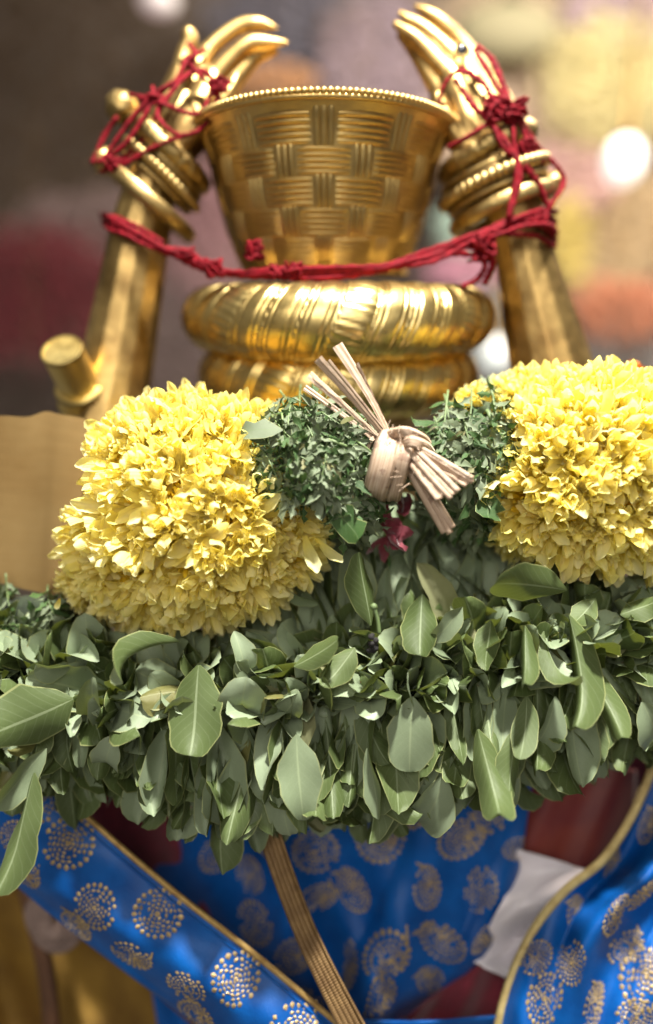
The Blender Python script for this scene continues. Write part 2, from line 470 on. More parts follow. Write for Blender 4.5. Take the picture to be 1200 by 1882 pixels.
def coil(R, r, zc, N, ph, name, squash=1.0):
    mb = MB(); nu, nv = 1800, 84; cx = AXX + ppx(19)
    u = np.linspace(0, 2 * PI, nu, endpoint=False)[:, None]; v = np.linspace(0, 2 * PI, nv, endpoint=False)[None, :]
    s = N * u / (2 * PI) + 1.55 * v / (2 * PI) * 1.0 + ph          # strand coordinate, slanting
    s = N * (u - 0.085 * np.sin(v)) / (2 * PI) + ph
    k = np.floor(s); f = s - k
    lobe = np.sin(PI * f) ** 0.45
    kind = np.mod(k, 4)
    rope = 0.5 + 0.5 * np.sin(v * 30 + f * 7)
    lines = np.where(np.abs(f - .5) > .16, 0.5 + 0.5 * np.cos(2 * PI * f * 6), 0.75)
    rib = np.where(kind == 0, rope * 1.3, lines)
    bead = np.exp(-((f - 0.04) / 0.04) ** 2) * (0.5 + 0.5 * np.sin(v * 60))
    rr = r * (.86 + .14 * np.cos(u)) + 0.0021 * lobe + 0.0010 * rib + 0.0010 * bead
    ring = R + rr * np.cos(v)
    z = zc + rr * np.sin(v) * squash
    V = np.stack([cx + ring * np.sin(u), AXY - ring * np.cos(u), z + 0 * u], -1).reshape(-1, 3)
    mb.add(V, grid_faces(nu, nv, True, True))
    return mb.build(name, M['coil'], figure)
coil(ppx(296) - 0.033, 0.0295, hz(583), 32, 0.2, 'head_coil', 0.98)
coil(ppx(272) - 0.031, 0.0275, hz(686), 30, 0.6, 'head_coil', 1.0)

def pts3(l): return [P(*q) for q in l]
def arm(chains, name='raised_arm'):
    mb = MB()
    for ch in chains:
        tube(mb, [P(a, b, d) for a, b, d, r in ch], [r * d / FPX for a, b, d, r in ch], 14, n=len(ch) * 9)
        for a, b, d, r in (ch[0], ch[-1]):
            ball(mb, P(a, b, d), r * d / FPX * 0.98, 8, 12)
    v, f, _ = mb.arrays()
    org = np.array(WM[figure.name].translation)
    me = remeshed(v - org, f, 0.0013, 4)
    return link_obj(name, me, M['arm'], figure)
dl = 0.635
left_arm = arm([
    [(150, 960, .67, 76), (190, 800, .665, 71), (220, 650, .66, 65), (246, 500, .65, 58), (260, 420, .645, 55), (276, 350, dl, 47), (292, 300, dl, 46)],
    [(270, 330, dl + .01, 30), (300, 230, dl + .01, 30), (335, 135, dl + .01, 23)],
    [(285, 320, dl, 32), (325, 225, dl - .01, 33), (362, 130, dl, 24)],
    [(300, 315, dl - .005, 30), (345, 235, dl - .012, 32), (392, 145, dl - .005, 24)],
    [(310, 310, dl, 26), (365, 240, dl - .005, 28), (412, 180, dl, 20)],
    [(335, 135, dl + .012, 19), (340, 100, dl + .012, 17), (349, 78, dl + .01, 16), (347, 64, dl + .008, 15)],
    [(362, 128, dl, 20), (392, 84, dl, 15), (438, 50, dl, 14), (472, 44, dl, 13), (492, 47, dl, 9), (508, 52, dl, 4)],
    [(395, 142, dl - .006, 20), (430, 102, dl - .008, 16), (462, 80, dl - .008, 15), (498, 78, dl - .008, 10), (527, 78, dl - .008, 4)],
    [(412, 178, dl, 18), (440, 138, dl, 16), (468, 106, dl, 14), (505, 93, dl, 8)],
    [(335, 260, dl - .015, 22), (385, 212, dl - .02, 17), (418, 172, dl - .02, 14), (436, 138, dl - .018, 7)]])
dr = 0.635
right_arm = arm([
    [(1075, 960, .67, 92), (1040, 800, .665, 84), (1005, 650, .66, 72), (970, 500, .65, 57), (952, 420, .645, 53), (925, 350, dr, 46), (912, 310, dr, 46)],
    [(935, 320, dr + .01, 30), (925, 220, dr + .01, 30), (882, 128, dr + .01, 22)],
    [(915, 320, dr, 32), (895, 225, dr - .01, 34), (855, 122, dr, 23)],
    [(895, 320, dr - .005, 30), (862, 230, dr - .012, 32), (828, 135, dr - .005, 23)],
    [(880, 310, dr, 27), (840, 240, dr - .005, 28), (808, 170, dr, 20)],
    [(882, 128, dr + .008, 19), (850, 82, dr + .008, 16), (812, 42, dr + .006, 14), (786, 24, dr + .006, 11), (764, 13, dr + .006, 5)],
    [(852, 122, dr, 20), (808, 78, dr, 16), (774, 50, dr, 14), (750, 36, dr, 10), (734, 24, dr, 5)],
    [(826, 138, dr - .006, 20), (784, 92, dr - .006, 17), (756, 66, dr - .006, 14), (726, 44, dr - .006, 6)],
    [(808, 170, dr, 18), (786, 132, dr, 16), (760, 92, dr, 13), (733, 66, dr, 5)],
    [(862, 280, dr - .018, 20), (822, 222, dr - .022, 17), (803, 180, dr - .02, 14)]])

# ------------------------------------------------------------------ basket
RB = 'woven gold basket'
basket = thing('gold_basket', (AXX, AXY, hz(500)), 'embossed gold basket with woven strips and a beaded flaring rim', 'basket')
zt, zb = hz(246), hz(508); BX = AXX - ppx(7)
prof = [(0.0, ppx(142)), (0.12, ppx(156)), (0.35, ppx(174)), (0.60, ppx(190)), (0.80, ppx(200)), (0.90, ppx(208)), (0.97, ppx(221)), (1.0, ppx(225))]
_pt = np.array([p[0] for p in prof]); _pr = np.array([p[1] for p in prof])
def brad(t): return float(np.interp(t, _pt, _pr))
_tt = np.linspace(0, 1, 60); _rr = np.convolve(np.pad([brad(t) for t in _tt], 4, mode='reflect', reflect_type='odd'), np.ones(9) / 9, 'valid')
def brad(t): return float(np.interp(t, _tt, _rr))
def bpt(a, t, off=0.0):
    r = brad(t) + off
    return np.array((BX + r * math.sin(a), AXY - r * math.cos(a), zb + (zt - zb) * t + .065 * r * math.cos(a) * t))
mb = MB()
sec = [(t, 0.0) for t in np.linspace(0, 1, 40)] + [(t, -0.003) for t in np.linspace(1, 0.04, 30)]
sheet(mb, lambda u, w: bpt(2 * PI * w, sec[int(round(u * 69))][0], sec[int(round(u * 69))][1]), 70, 121)
v_ = np.vstack(mb.v); mb = MB(); mb.add(v_.reshape(70, 121, 3)[:, :120].reshape(-1, 3), [q[::-1] for q in grid_faces(70, 120, True)] + [tuple(range(120)), tuple(69 * 120 + k for k in range(120))[::-1]])
mb.build('basket_body', M['basket'], basket)
mb = MB(); ringpts = [bpt(a, 0.985, 0.0006) for a in np.linspace(0, 2 * PI, 160, endpoint=False)]
tube(mb, ringpts, 0.0024, 8, closed=True); mb.build('rim', M['basket'], basket)
mb = MB(); tube(mb, [bpt(a, 0.03, 0.0012) for a in np.linspace(0, 2 * PI, 120, endpoint=False)], 0.0028, 8, closed=True); mb.build('base_ring', M['basket'], basket)
bm_ = MB(); ball(bm_, (0, 0, 0), 0.0027, 6, 8); bead_me = bm_.mesh('bead'); bead_me.materials.append(M['basket'])
NB = 150
for i in range(NB):
    a = 2 * PI * i / NB
    link_obj('bead', bead_me, None, basket, Matrix.Translation(Vector(bpt(a, 1.0, 0.0004) + np.array((0, 0, 0.0012)))))
NV = 10; rows = [0.06, 0.235, 0.41, 0.585, 0.75, 0.925]
def bars(mb, a0, a1, t0, t1, n, vertical, bow):
    """n raised rounded strands over the patch"""
    for k in range(n):
        nu, nv = (10, 7)
        v = []
        for i in range(nu):
            for j in range(nv):
                s = i / (nu - 1); c = j / (nv - 1)
                if vertical: a = a0 + (a1 - a0) * (k + 0.04 + 0.92 * c) / n; t = t0 + (t1 - t0) * s
                else: a = a0 + (a1 - a0) * s; t = t0 + (t1 - t0) * (k + 0.05 + 0.90 * c) / n
                h = math.sin(PI * c) ** 0.7 * 0.0014 * min(1, math.sin(PI * min(max(s, .0), 1)) * 3 + 0.12)
                off = -0.0006 + h + bow * math.sin(PI * s)
                v.append(bpt(a, t, off))
        f = grid_faces(nu, nv)
        if vertical: f = [q[::-1] for q in f]
        mb.add(v, f)
for ri in range(5):
    t0, t1 = rows[ri], rows[ri + 1]; stp = 2 * PI / NV; offa = 0 if ri % 2 == 0 else stp / 2
    for k in range(NV):
        ac = offa + k * stp; vw = 0.080
        mb = MB(); bars(mb, ac - vw, ac + vw, t0 - 0.035, t1 + 0.035 if ri < 4 else 0.95, 3, True, 0.0014); mb.build('woven_strip', M['basket'], basket)
        mb = MB(); bars(mb, ac + vw + 0.004, ac + stp - vw - 0.004, t0 + 0.004, t1 - 0.004, 5, False, 0.0013); mb.build('woven_strip', M['basket'], basket)

# ------------------------------------------------------------------ bangles and rings
def bangle(name, c, axis, R, r, mat, label, kind, group=None, knob=None):
    c = P(*c); ax = unit(axis); x = unit(np.cross(ax, CF)); y = np.cross(ax, x)
    R = R * 0.64 / FPX; r = r * 0.64 / FPX
    t = thing(name, c, label, 'bangle', group)
    n = 120
    mb = MB(); ring = [c + (x * math.cos(a) + y * math.sin(a)) * R for a in np.linspace(0, 2 * PI, n, endpoint=False)]
    if kind == 'rough':
        tube(mb, ring, r, 14, closed=True)
        v, f, uv = mb.arrays()
        d = np.array([noise.noise(Vector(q * 420)) for q in v]) * 0.0024
        rc = np.repeat(np.array(ring), 14, 0); nn = v - rc; nn /= np.linalg.norm(nn, axis=1)[:, None]
        mb = MB(); mb.add(v + nn * d[:, None], f, uv)
    else: tube(mb, ring, r, 14, closed=True, flat=(0.8, 1.25) if kind == 'plain' else (0.7, 1.3))
    mb.build('band', mat, t)
    if kind == 'beaded':
        b = MB(); ball(b, (0, 0, 0), r * 0.62, 6, 8); me = b.mesh('bead'); me.materials.append(M['bangle'])
        for i in range(46):
            a = 2 * PI * i / 46
            q = c + (x * math.cos(a) + y * math.sin(a)) * (R + r * 0.62)
            link_obj('bead', me, None, t, Matrix.Translation(Vector(q)))
        for sgn in (-1, 1):
            b = MB(); tube(b, [q + ax * sgn * r * 1.15 + unit(q - c) * r * 0.3 for q in ring], r * 0.28, 8, closed=True)
            b.build('edge_wire', M['bangle'], t)
    if knob:
        for kx, ky, kr in knob:
            b = MB(); q = P(kx, ky, c_depth(c) - 0.012)
            ball(b, q, kr * 0.62 / FPX, 18, 24)
            v, f, uv = b.arrays(); dd = np.array([noise.noise(Vector(p * 300)) for p in v]); nn = v - q; nn /= np.linalg.norm(nn, axis=1)[:, None] + 1e-9
            b = MB(); b.add(v + nn * (dd * 0.0022)[:, None], f, uv); b.build('clasp_knob', mat, t)
    return t
def c_depth(c): return float((np.asarray(c) - CAM) @ CF)
def imgdir(dx, dy, dd=0.0): return CR * dx - CU * dy + CF * dd
G1 = 'bangles on the raised wrists'
bangle('bangle', (277, 372, .640), imgdir(.62, -.74, -.12), 90, 11, M['bangle'], 'smooth plain gold bangle lowest on the left raised wrist', 'plain', G1)
bangle('bangle', (298, 322, .636), imgdir(.66, -.72, -.10), 70, 15, M['darkgold'], 'dark beaded gold bangle in the middle of the left wrist', 'beaded', G1)
bangle('bangle', (312, 283, .634), imgdir(.66, -.72, -.12), 74, 17, M['bangle'], 'rough granulated gold bangle with bumpy knobs on the left wrist', 'rough', G1, [(224, 198, 29), (193, 296, 24)])
bangle('bangle', (923, 385, .640), imgdir(-.34, -.92, -.12), 92, 11, M['bangle'], 'smooth plain gold bangle lowest on the right raised wrist', 'plain', G1, [(1018, 338, 20)])
bangle('bangle', (908, 338, .636), imgdir(-.36, -.92, -.14), 84, 18, M['darkgold'], 'dark beaded gold bangle in the middle of the right wrist', 'beaded', G1)
bangle('bangle', (895, 282, .634), imgdir(-.42, -.88, -.14), 76, 18, M['bangle'], 'rough granulated gold bangle highest on the right wrist', 'rough', G1)
def ring_thing(c, axis, R, label):
    q = P(*c); t = thing('finger_ring', q, label, 'ring', 'stone rings on the golden fingers')
    ax = unit(axis); x = unit(np.cross(ax, CF)); y = np.cross(ax, x); R = R * c[2] / FPX
    mb = MB(); tube(mb, [q + CF * R * .9 + (x * math.cos(a) + y * math.sin(a)) * R for a in np.linspace(0, 2 * PI, 40, endpoint=False)], R * .14, 8, closed=True); mb.build('band', M['bangle'], t)
    mb = MB(); lathe(mb, [(R * .55, 0), (R * .62, R * .15), (R * .58, R * .3)], q, -CF, 24); mb.build('bezel', M['bangle'], t)
    mb = MB(); lathe(mb, [(R * .46, R * .28), (R * .42, R * .36), (R * .2, R * .42), (0.0001, R * .44)], q, -CF, 24); mb.build('stone', M['stone'], t)
ring_thing((349, 117, .612), imgdir(.5, -.86), 24, 'gold ring with a black stone on the left hand')
ring_thing((848, 95, .617), imgdir(-.7, -.7), 22, 'gold ring with a black stone on the right hand')

# ------------------------------------------------------------------ red threads
def threads(name, label, paths, r=4.2, group=None, blobs=()):
    t = thing(name, P(*paths[0][0]), label, 'thread', group)
    for p in paths:
        for tw_ in range(3):
            pj = [(x + U(-3, 3), y + U(-3, 3), d + U(-.001, .001)) for x, y, d in p]; n_ = len(p) * 9
            c_ = spline(pts3(pj), n_)
            rj = r * U(.55, .85) * .62 / FPX * (1 + .22 * np.sin(np.arange(n_) * 1.9))
            mb = MB(); tube(mb, c_, rj, 7, n=n_); mb.build('strand', M['thread'], t)
    for (x, y, d, R, n) in blobs:                       # knots: tangles of short loops
        mb = MB(); c = P(x, y, d); s = d / FPX
        for i in range(int(n * 1.6)):
            k = [c + np.array((U(-1, 1), U(-1, 1) * .7, U(-1, 1))) * R * s for _ in range(5)]
            tube(mb, k, r * 0.55 * s, 6, n=22)
        mb.build('knot', M['thread'], t)
    return t
GT = 'red threads wound on the figure'
h = .603
threads('red_thread', 'red thread wound in loops round the left golden hand', [
    [(180, 300, h), (200, 280, h), (260, 200, h - .006), (320, 150, h - .004), (345, 110, h), (378, 92, h + .02)],
    [(195, 312, h), (260, 262, h), (300, 190, h - .008), (350, 135, h - .004), (385, 140, h), (402, 185, h), (375, 235, h - .01), (330, 250, h - .012), (290, 215, h - .01), (300, 175, h - .008)],
    [(185, 315, h + .01), (230, 300, h - .004), (300, 260, h - .01), (370, 235, h - .012), (400, 170, h - .006), (372, 130, h - .004), (330, 145, h - .006), (285, 170, h - .008), (258, 185, h)],
    [(240, 175, h + .01), (290, 185, h - .01), (330, 205, h - .012), (370, 205, h - .012), (392, 160, h - .006)],
    [(350, 118, h - .004), (375, 145, h - .008), (400, 165, h - .008), (425, 148, h)],
    [(392, 160, h - .006), (405, 182, h - .004), (402, 205, h)], [(170, 300, h + .01), (190, 250, h + .01), (215, 215, h + .005)],
    [(205, 285, h), (240, 255, h - .006), (275, 190, h - .01), (282, 160, h)], [(345, 80, h + .01), (360, 100, h), (350, 112, h)]],
    4.2, GT, [(402, 158, h - .01, 17, 7), (283, 182, h - .01, 12, 5), (205, 300, h - .004, 15, 6)])
threads('red_thread', 'red thread knotted in a tangle round the right golden hand', [
    [(872, 90, h), (890, 120, h - .002), (915, 165, h - .008), (950, 205, h - .008), (985, 265, h), (1025, 310, h + .01), (1035, 340, h + .012), (1005, 390, h), (1000, 420, h)],
    [(805, 205, h), (815, 160, h - .004), (845, 130, h - .01), (885, 150, h - .012), (910, 190, h - .012)],
    [(838, 145, h - .008), (870, 195, h - .014), (900, 225, h - .014), (930, 260, h - .014), (950, 310, h - .014), (935, 400, h - .012)],
    [(825, 270, h), (860, 250, h - .012), (905, 220, h - .016), (940, 210, h - .014)],
    [(905, 220, h - .016), (925, 270, h - .016), (960, 300, h - .012), (990, 340, h - .006), (1008, 385, h)],
    [(955, 225, h - .012), (975, 270, h - .008), (1000, 300, h)], [(878, 85, h), (905, 110, h), (925, 165, h - .006), (935, 190, h - .01)],
    [(945, 205, h - .012), (945, 260, h - .014), (955, 320, h - .014), (945, 380, h - .012)]],
    5.0, GT, [(912, 198, h - .018, 24, 10), (945, 205, h - .014, 22, 9), (965, 270, h - .01, 16, 5)])
c0 = .585
def offs(p, dy, dd): return [(x + RNG.uniform(-2, 2), y + dy * (0.6 + 0.4 * math.sin(i * 1.9 + dy)), d + dd) for i, (x, y, d) in enumerate(p)]
base = [(190, 400, .66), (205, 408, .61), (250, 428, .60), (300, 455, .598), (345, 470, .598), (390, 492, .595), (440, 503, .59), (520, 500, .578), (610, 497, .573), (700, 492, .577), (770, 474, .586), (850, 442, .595), (930, 415, .598), (990, 405, .603), (1015, 420, .625), (1018, 440, .65)]
threads('red_rope', 'thick red cord stretched between both wrists along the basket foot', [
    base, offs(base, 7, .001), offs(base, -6, .0), offs(base, 12, .002),
    [(690, 494, .577), (760, 478, .584), (840, 465, .592), (890, 480, .596), (880, 512, .60), (850, 525, .60)],
    [(700, 490, .58), (800, 480, .588), (880, 440, .596), (905, 480, .597), (890, 520, .60)],
    [(930, 430, .60), (985, 432, .605), (1020, 452, .63)], [(905, 425, .595), (950, 400, .596), (1000, 385, .605), (1022, 392, .63)], [(900, 440, .595), (960, 415, .596), (1005, 412, .604), (1022, 425, .63)], [(195, 415, .65), (215, 424, .606), (262, 446, .60), (310, 468, .60)], [(192, 396, .65), (214, 400, .608), (258, 420, .60), (300, 446, .60)], [(880, 435, .597), (930, 405, .598), (1000, 395, .605), (1020, 405, .63)]],
    5.6, GT, [(395, 493, .59, 17, 6), (468, 460, .585, 17, 9), (540, 497, .574, 17, 6), (508, 500, .576, 13, 4), (885, 455, .594, 26, 7), (345, 468, .597, 12, 4)])

# ------------------------------------------------------------------ peg and plate at the left
q = P(112, 642, .60); pa = unit(P(168, 752, .66) - q)
peg = thing('gold_peg', q, 'short polished brass peg with flat end and two collars at the left', 'peg')
s = .60 / FPX
def sharp(o, a=.5):
    o.data.set_sharp_from_angle(angle=a); return o
mb = MB(); lathe(mb, [(0.0001, 1.5 * s), (33 * s, 1.5 * s), (34 * s, 0), (38 * s, 0), (39.5 * s, 1.5 * s), (39.5 * s, 8 * s), (38.5 * s, 9 * s), (38.5 * s, 240 * s)], q, pa, 64); sharp(mb.build('post', M['peg'], peg))
mb = MB(); lathe(mb, [(38.6 * s, 92 * s), (47 * s, 93 * s), (50 * s, 96 * s), (50 * s, 106 * s), (46 * s, 108 * s), (45 * s, 124 * s), (38.6 * s, 125 * s)], q, pa, 64); sharp(mb.build('collar', M['peg'], peg))
mb = MB(); lathe(mb, [(38.6 * s, 126 * s), (54 * s, 127 * s), (57 * s, 130 * s), (57 * s, 144 * s), (54 * s, 148 * s), (38.6 * s, 150 * s)], q, pa, 64); sharp(mb.build('collar', M['peg'], peg))

def outline_plate(name, top, bot, d0, d1, th, mat, nx=30, ny=14, warp=0.004):
    """sheet of metal between two edge curves (px), with real thickness"""
    T = spline(top, nx); B = spline(bot, nx); V = []
    for back in (0, 1):
        for i in range(nx):
            for j in range(ny):
                w = j / (ny - 1); x, y = T[i] * (1 - w) + B[i] * w
                d = d0 + (d1 - d0) * (i / (nx - 1)) + warp * math.sin(3 * w + 2.2 * i / nx)
                V.append(P(x, y, d) + CF * th * back)
    k = nx * ny; f = grid_faces(nx, ny); F = list(f) + [tuple(a + k for a in q[::-1]) for q in f]
    for i in range(nx - 1):
        for j in (0, ny - 1): F.append((i * ny + j, (i + 1) * ny + j, (i + 1) * ny + j + k, i * ny + j + k))
    for j in range(ny - 1):
        for i in (0, nx - 1): F.append((i * ny + j, i * ny + j + 1, i * ny + j + 1 + k, i * ny + j + k))
    mb = MB(); mb.add(V, F); return mb
mb = outline_plate('gold_plate', [(-60, 772), (0, 764), (50, 766), (84, 756), (112, 762), (150, 768), (195, 782), (250, 800)],
                   [(-60, 1062), (0, 1072), (40, 1082), (70, 1088), (90, 1092), (118, 1096), (150, 1096), (190, 1090)], .575, .566, .0022, M['plate'])
tag(mb.build('gold_plate', M['plate'], smooth=False), 'plain satin gold sheet with wavy top edge behind the left flowers', 'plate')

# ================================================================== CHRYSANTHEMUM GARLANDS
PT = [0, .22, .45, .68, .88, 1.0]
def phalf(ratio, pw=0.55):
    def h(t): return ratio * float(np.interp(t, [0, .22, .45, .68, .88, 1.0], [.26, .55, .86, 1.0, .94, .56]))
    return h
PETALS = []
for i in range(12):
    PETALS.append(blade(PT, 5, phalf(U(.145, .18)), bend=U(.0, .65), cup=U(.35, .8), curl_tip=U(-.5, .9), twist=U(-.18, .18), ruffle=U(.03, .14), seed=i, edge=.06, tipr=.08, side=U(-.1, .1)))
def flower(center, normal, R, roll, fresh=1.0):
    """returns (petals, florets) as lists of (proto, matrix)"""
    z = unit(normal); x = unit(np.cross(z, (0.2, 0.1, 1.0))); y = np.cross(z, x)
    pet = []; flo = []
    rings = [(18, -2, 1.06, .16), (19, 12, 1.06, .16), (17, 25, .98, .18), (14, 37, .82, .20), (11, 47, .58, .20)]
    for n, el, L, r0 in rings:
        a0 = U(0, 6.28)
        for k in range(n):
            a = a0 + 2 * PI * k / n + U(-.10, .10); e = math.radians(el + U(-8, 8))
            rd = x * math.cos(a) + y * math.sin(a)
            d = rd * math.cos(e) + z * math.sin(e); nn = -rd * math.sin(e) + z * math.cos(e)
            nn = rot_about(nn, d, U(-.22, .22))
            pet.append((RNG.randrange(len(PETALS)), mat_from(d, nn, center + rd * r0 * R, R * L * U(.80, 1.15), U(.62, .92))))
    for k in range(40):
        rr = math.sqrt(k / 40); a = k * 2.4
        rd = x * math.cos(a) + y * math.sin(a); e = math.radians(86 - 34 * rr + U(-8, 8))
        d = rd * math.cos(e) + z * math.sin(e); nn = -rd * math.sin(e) + z * math.cos(e)
        flo.append((RNG.choice((1, 2, 4, 5)), mat_from(d, nn, center + rd * rr * .20 * R + z * .03 * R, R * U(.20, .32) * (0.8 + .45 * rr), .8)))
    return pet, flo
def flower_garland(label, group, cpx, radii, dc, rd, spots, extra):
    cx, cy = cpx; cen = P(cx, cy, dc)
    g = thing('chrysanthemum_garland', cen, label, 'garland', group)
    data = []
    for (fx, fy, R) in spots:
        a = (fx - cx) / radii[0]; b = (fy - cy) / radii[1]; q = a * a + b * b
        dz = math.sqrt(max(0.04, 1 - min(q, .96)))
        n = unit(CR * a * .95 - CU * b * .95 - CF * (dz + .30))
        surf = P(fx, fy, dc - rd * dz)
        Rm = R * dc / FPX
        data.append((surf - n * Rm * .34, n, Rm))
    pets = []; own = []; flos = []
    for fi, (c, n, Rm) in enumerate(data):
        p, f = flower(c, n, Rm, 0); pets += p; own += [fi] * len(p); flos.append(f)
    for (bx, by, tx, ty, db, dt, w) in extra:            # loose bent petals that stick out
        b0, t0 = P(bx, by, db), P(tx, ty, dt); L = np.linalg.norm(t0 - b0)
        pets.append((RNG.choice((1, 2, 6)), mat_from(t0 - b0, -CF + CU * .3, b0, L, w)))
        own.append(int(np.argmin([np.linalg.norm(d[0] - b0) for d in data])))
    sc = visible_rank(pets, PETALS); order = np.argsort(sc)[::-1]; top = set(int(i) for i in order[:300] if sc[int(i)] > 0)
    for fi, (c, n, Rm) in enumerate(data):
        W4 = M4(mat_from(np.cross(n, (1, 0.1, 0)), n, c))
        mb = joined([pets[i] for i in range(len(pets)) if own[i] == fi and i not in top] + flos[fi], PETALS)
        npet = sum(1 for i in range(len(pets)) if own[i] == fi and i not in top)
        v, f, uv = mb.arrays(); inv = np.array(W4.inverted()); v = v @ inv[:3, :3].T + inv[:3, 3]
        me = make_mesh('chrysanthemum', v, f, uv); me.materials.append(M['petal']); me.materials.append(M['floret'])
        mi = np.zeros(len(f), dtype=np.int32); mi[npet * len(PETALS[0].f):] = 1
        me.polygons.foreach_set('material_index', mi)
        fo = link_obj('chrysanthemum', me, None, g, W4)
        for i in range(len(pets)):
            if own[i] == fi and i in top:
                link_obj('petal', PETALS[pets[i][0]].mesh('petal', M['petal']), None, fo, M4(pets[i][1]))
    mb = MB(); ball(mb, P(cx, cy, dc + .004), (radii[0] * dc / FPX * .80, rd * .74, radii[1] * dc / FPX * .78), 16, 24)
    mb.build('stem_core', M['core_yellow'], g)
    return g
GG = 'yellow chrysanthemum garland ends'
LS = [(245, 945, 92), (318, 893, 86), (416, 965, 92), (520, 935, 88), (234, 1058, 88), (384, 812, 84), (160, 1012, 78), (292, 800, 80), (222, 842, 76),
      (440, 790, 74), (350, 762, 72), (332, 1030, 92), (440, 1062, 84), (548, 1020, 66), (165, 1092, 64), (280, 1112, 76), (378, 1108, 74), (478, 1085, 66),
      (258, 778, 66), (500, 778, 50), (425, 885, 70), (205, 800, 54), (215, 1128, 56), (130, 1090, 40)]
flower_garland('thick yellow chrysanthemum garland end, between the gold plate and the straw knot', GG, (360, 935), (262, 222), .562, .066, LS,
    [(560, 985, 577, 1070, .512, .500, 1.0), (580, 990, 630, 1050, .512, .503, .9), (512, 905, 508, 866, .50, .50, 2.4), (110, 1100, 105, 1120, .53, .53, 1.6), (200, 800, 158, 772, .535, .535, 1.5)])
RS = [(966, 932, 92), (1092, 824, 92), (1176, 828, 84), (1152, 918, 88), (958, 800, 70), (1000, 722, 70), (905, 724, 42), (1080, 722, 76), (1160, 726, 76), (1030, 862, 84),
      (1058, 965, 88), (1140, 996, 78), (1222, 960, 80), (1240, 875, 84), (1235, 760, 76), (1240, 1015, 66), (945, 708, 48), (1035, 775, 76), (1075, 1008, 58), (945, 990, 54), (860, 730, 34)]
flower_garland('thick yellow chrysanthemum garland end, right of the straw knot beside the leaning herb sprigs', GG, (1120, 870), (250, 196), .562, .066, RS,
    [(1000, 760, 1010, 740, .51, .51, 1.8), (1085, 905, 1110, 870, .49, .485, 2.2)])
# orange petals peeping over the right garland
og = thing('orange_flower', P(1150, 695, .60), 'orange marigold peeping over the far right yellow flowers', 'flower')
mb = MB(); ball(mb, P(1160, 715, .60), .012, 8, 12); mb.build('flower_base', M['orange_petal'], og)
for i in range(26):
    a = 2.4 * i; e = U(.1, 1.2); d = CR * math.cos(a) * math.cos(e) + CF * math.sin(a) * math.cos(e) + CU * math.sin(e)
    link_obj('petal', PETALS[i % 12].mesh('petal', M['petal']).copy(), None, og, M4(mat_from(d, CU - CF * .3, P(1160, 712, .60), .022, 1.4)))
for o in og.children:
    if o.name.startswith('petal'): o.data.materials.clear(); o.data.materials.append(M['orange_petal'])

# ================================================================== HERB BUNDLES
LT = [0, .12, .3, .5, .72, .9, 1.0]
def herb_half(t):
    return .24 * math.sin(PI * min(1, t ** .9)) ** .7 * (0.62 + 0.38 * math.cos(2 * PI * 3 * t)) + .015
HT = [0, .17, .33, .5, .67, .83, 1.0]
def herb_half2(t): return .20 * math.sin(PI * t ** .8) ** .8 * (1.0 if int(t * 6 + .5) % 2 == 0 else .74) + .012
HERBS = [blade(HT, 5, herb_half2 if i % 2 else herb_half, bend=U(-1.0, 1.0), fold=U(-.2, .6), ruffle=U(.08, .3), twist=U(-.6, .6), curl_tip=U(-1.0, 1.0), seed=40 + i, edge=.2) for i in range(12)]
def in_poly(x, y, poly):
    c = False; j = len(poly) - 1
    for i in range(len(poly)):
        xi, yi = poly[i]; xj, yj = poly[j]
        if (yi > y) != (yj > y) and x < (xj - xi) * (y - yi) / (yj - yi) + xi: c = not c
        j = i
    return c
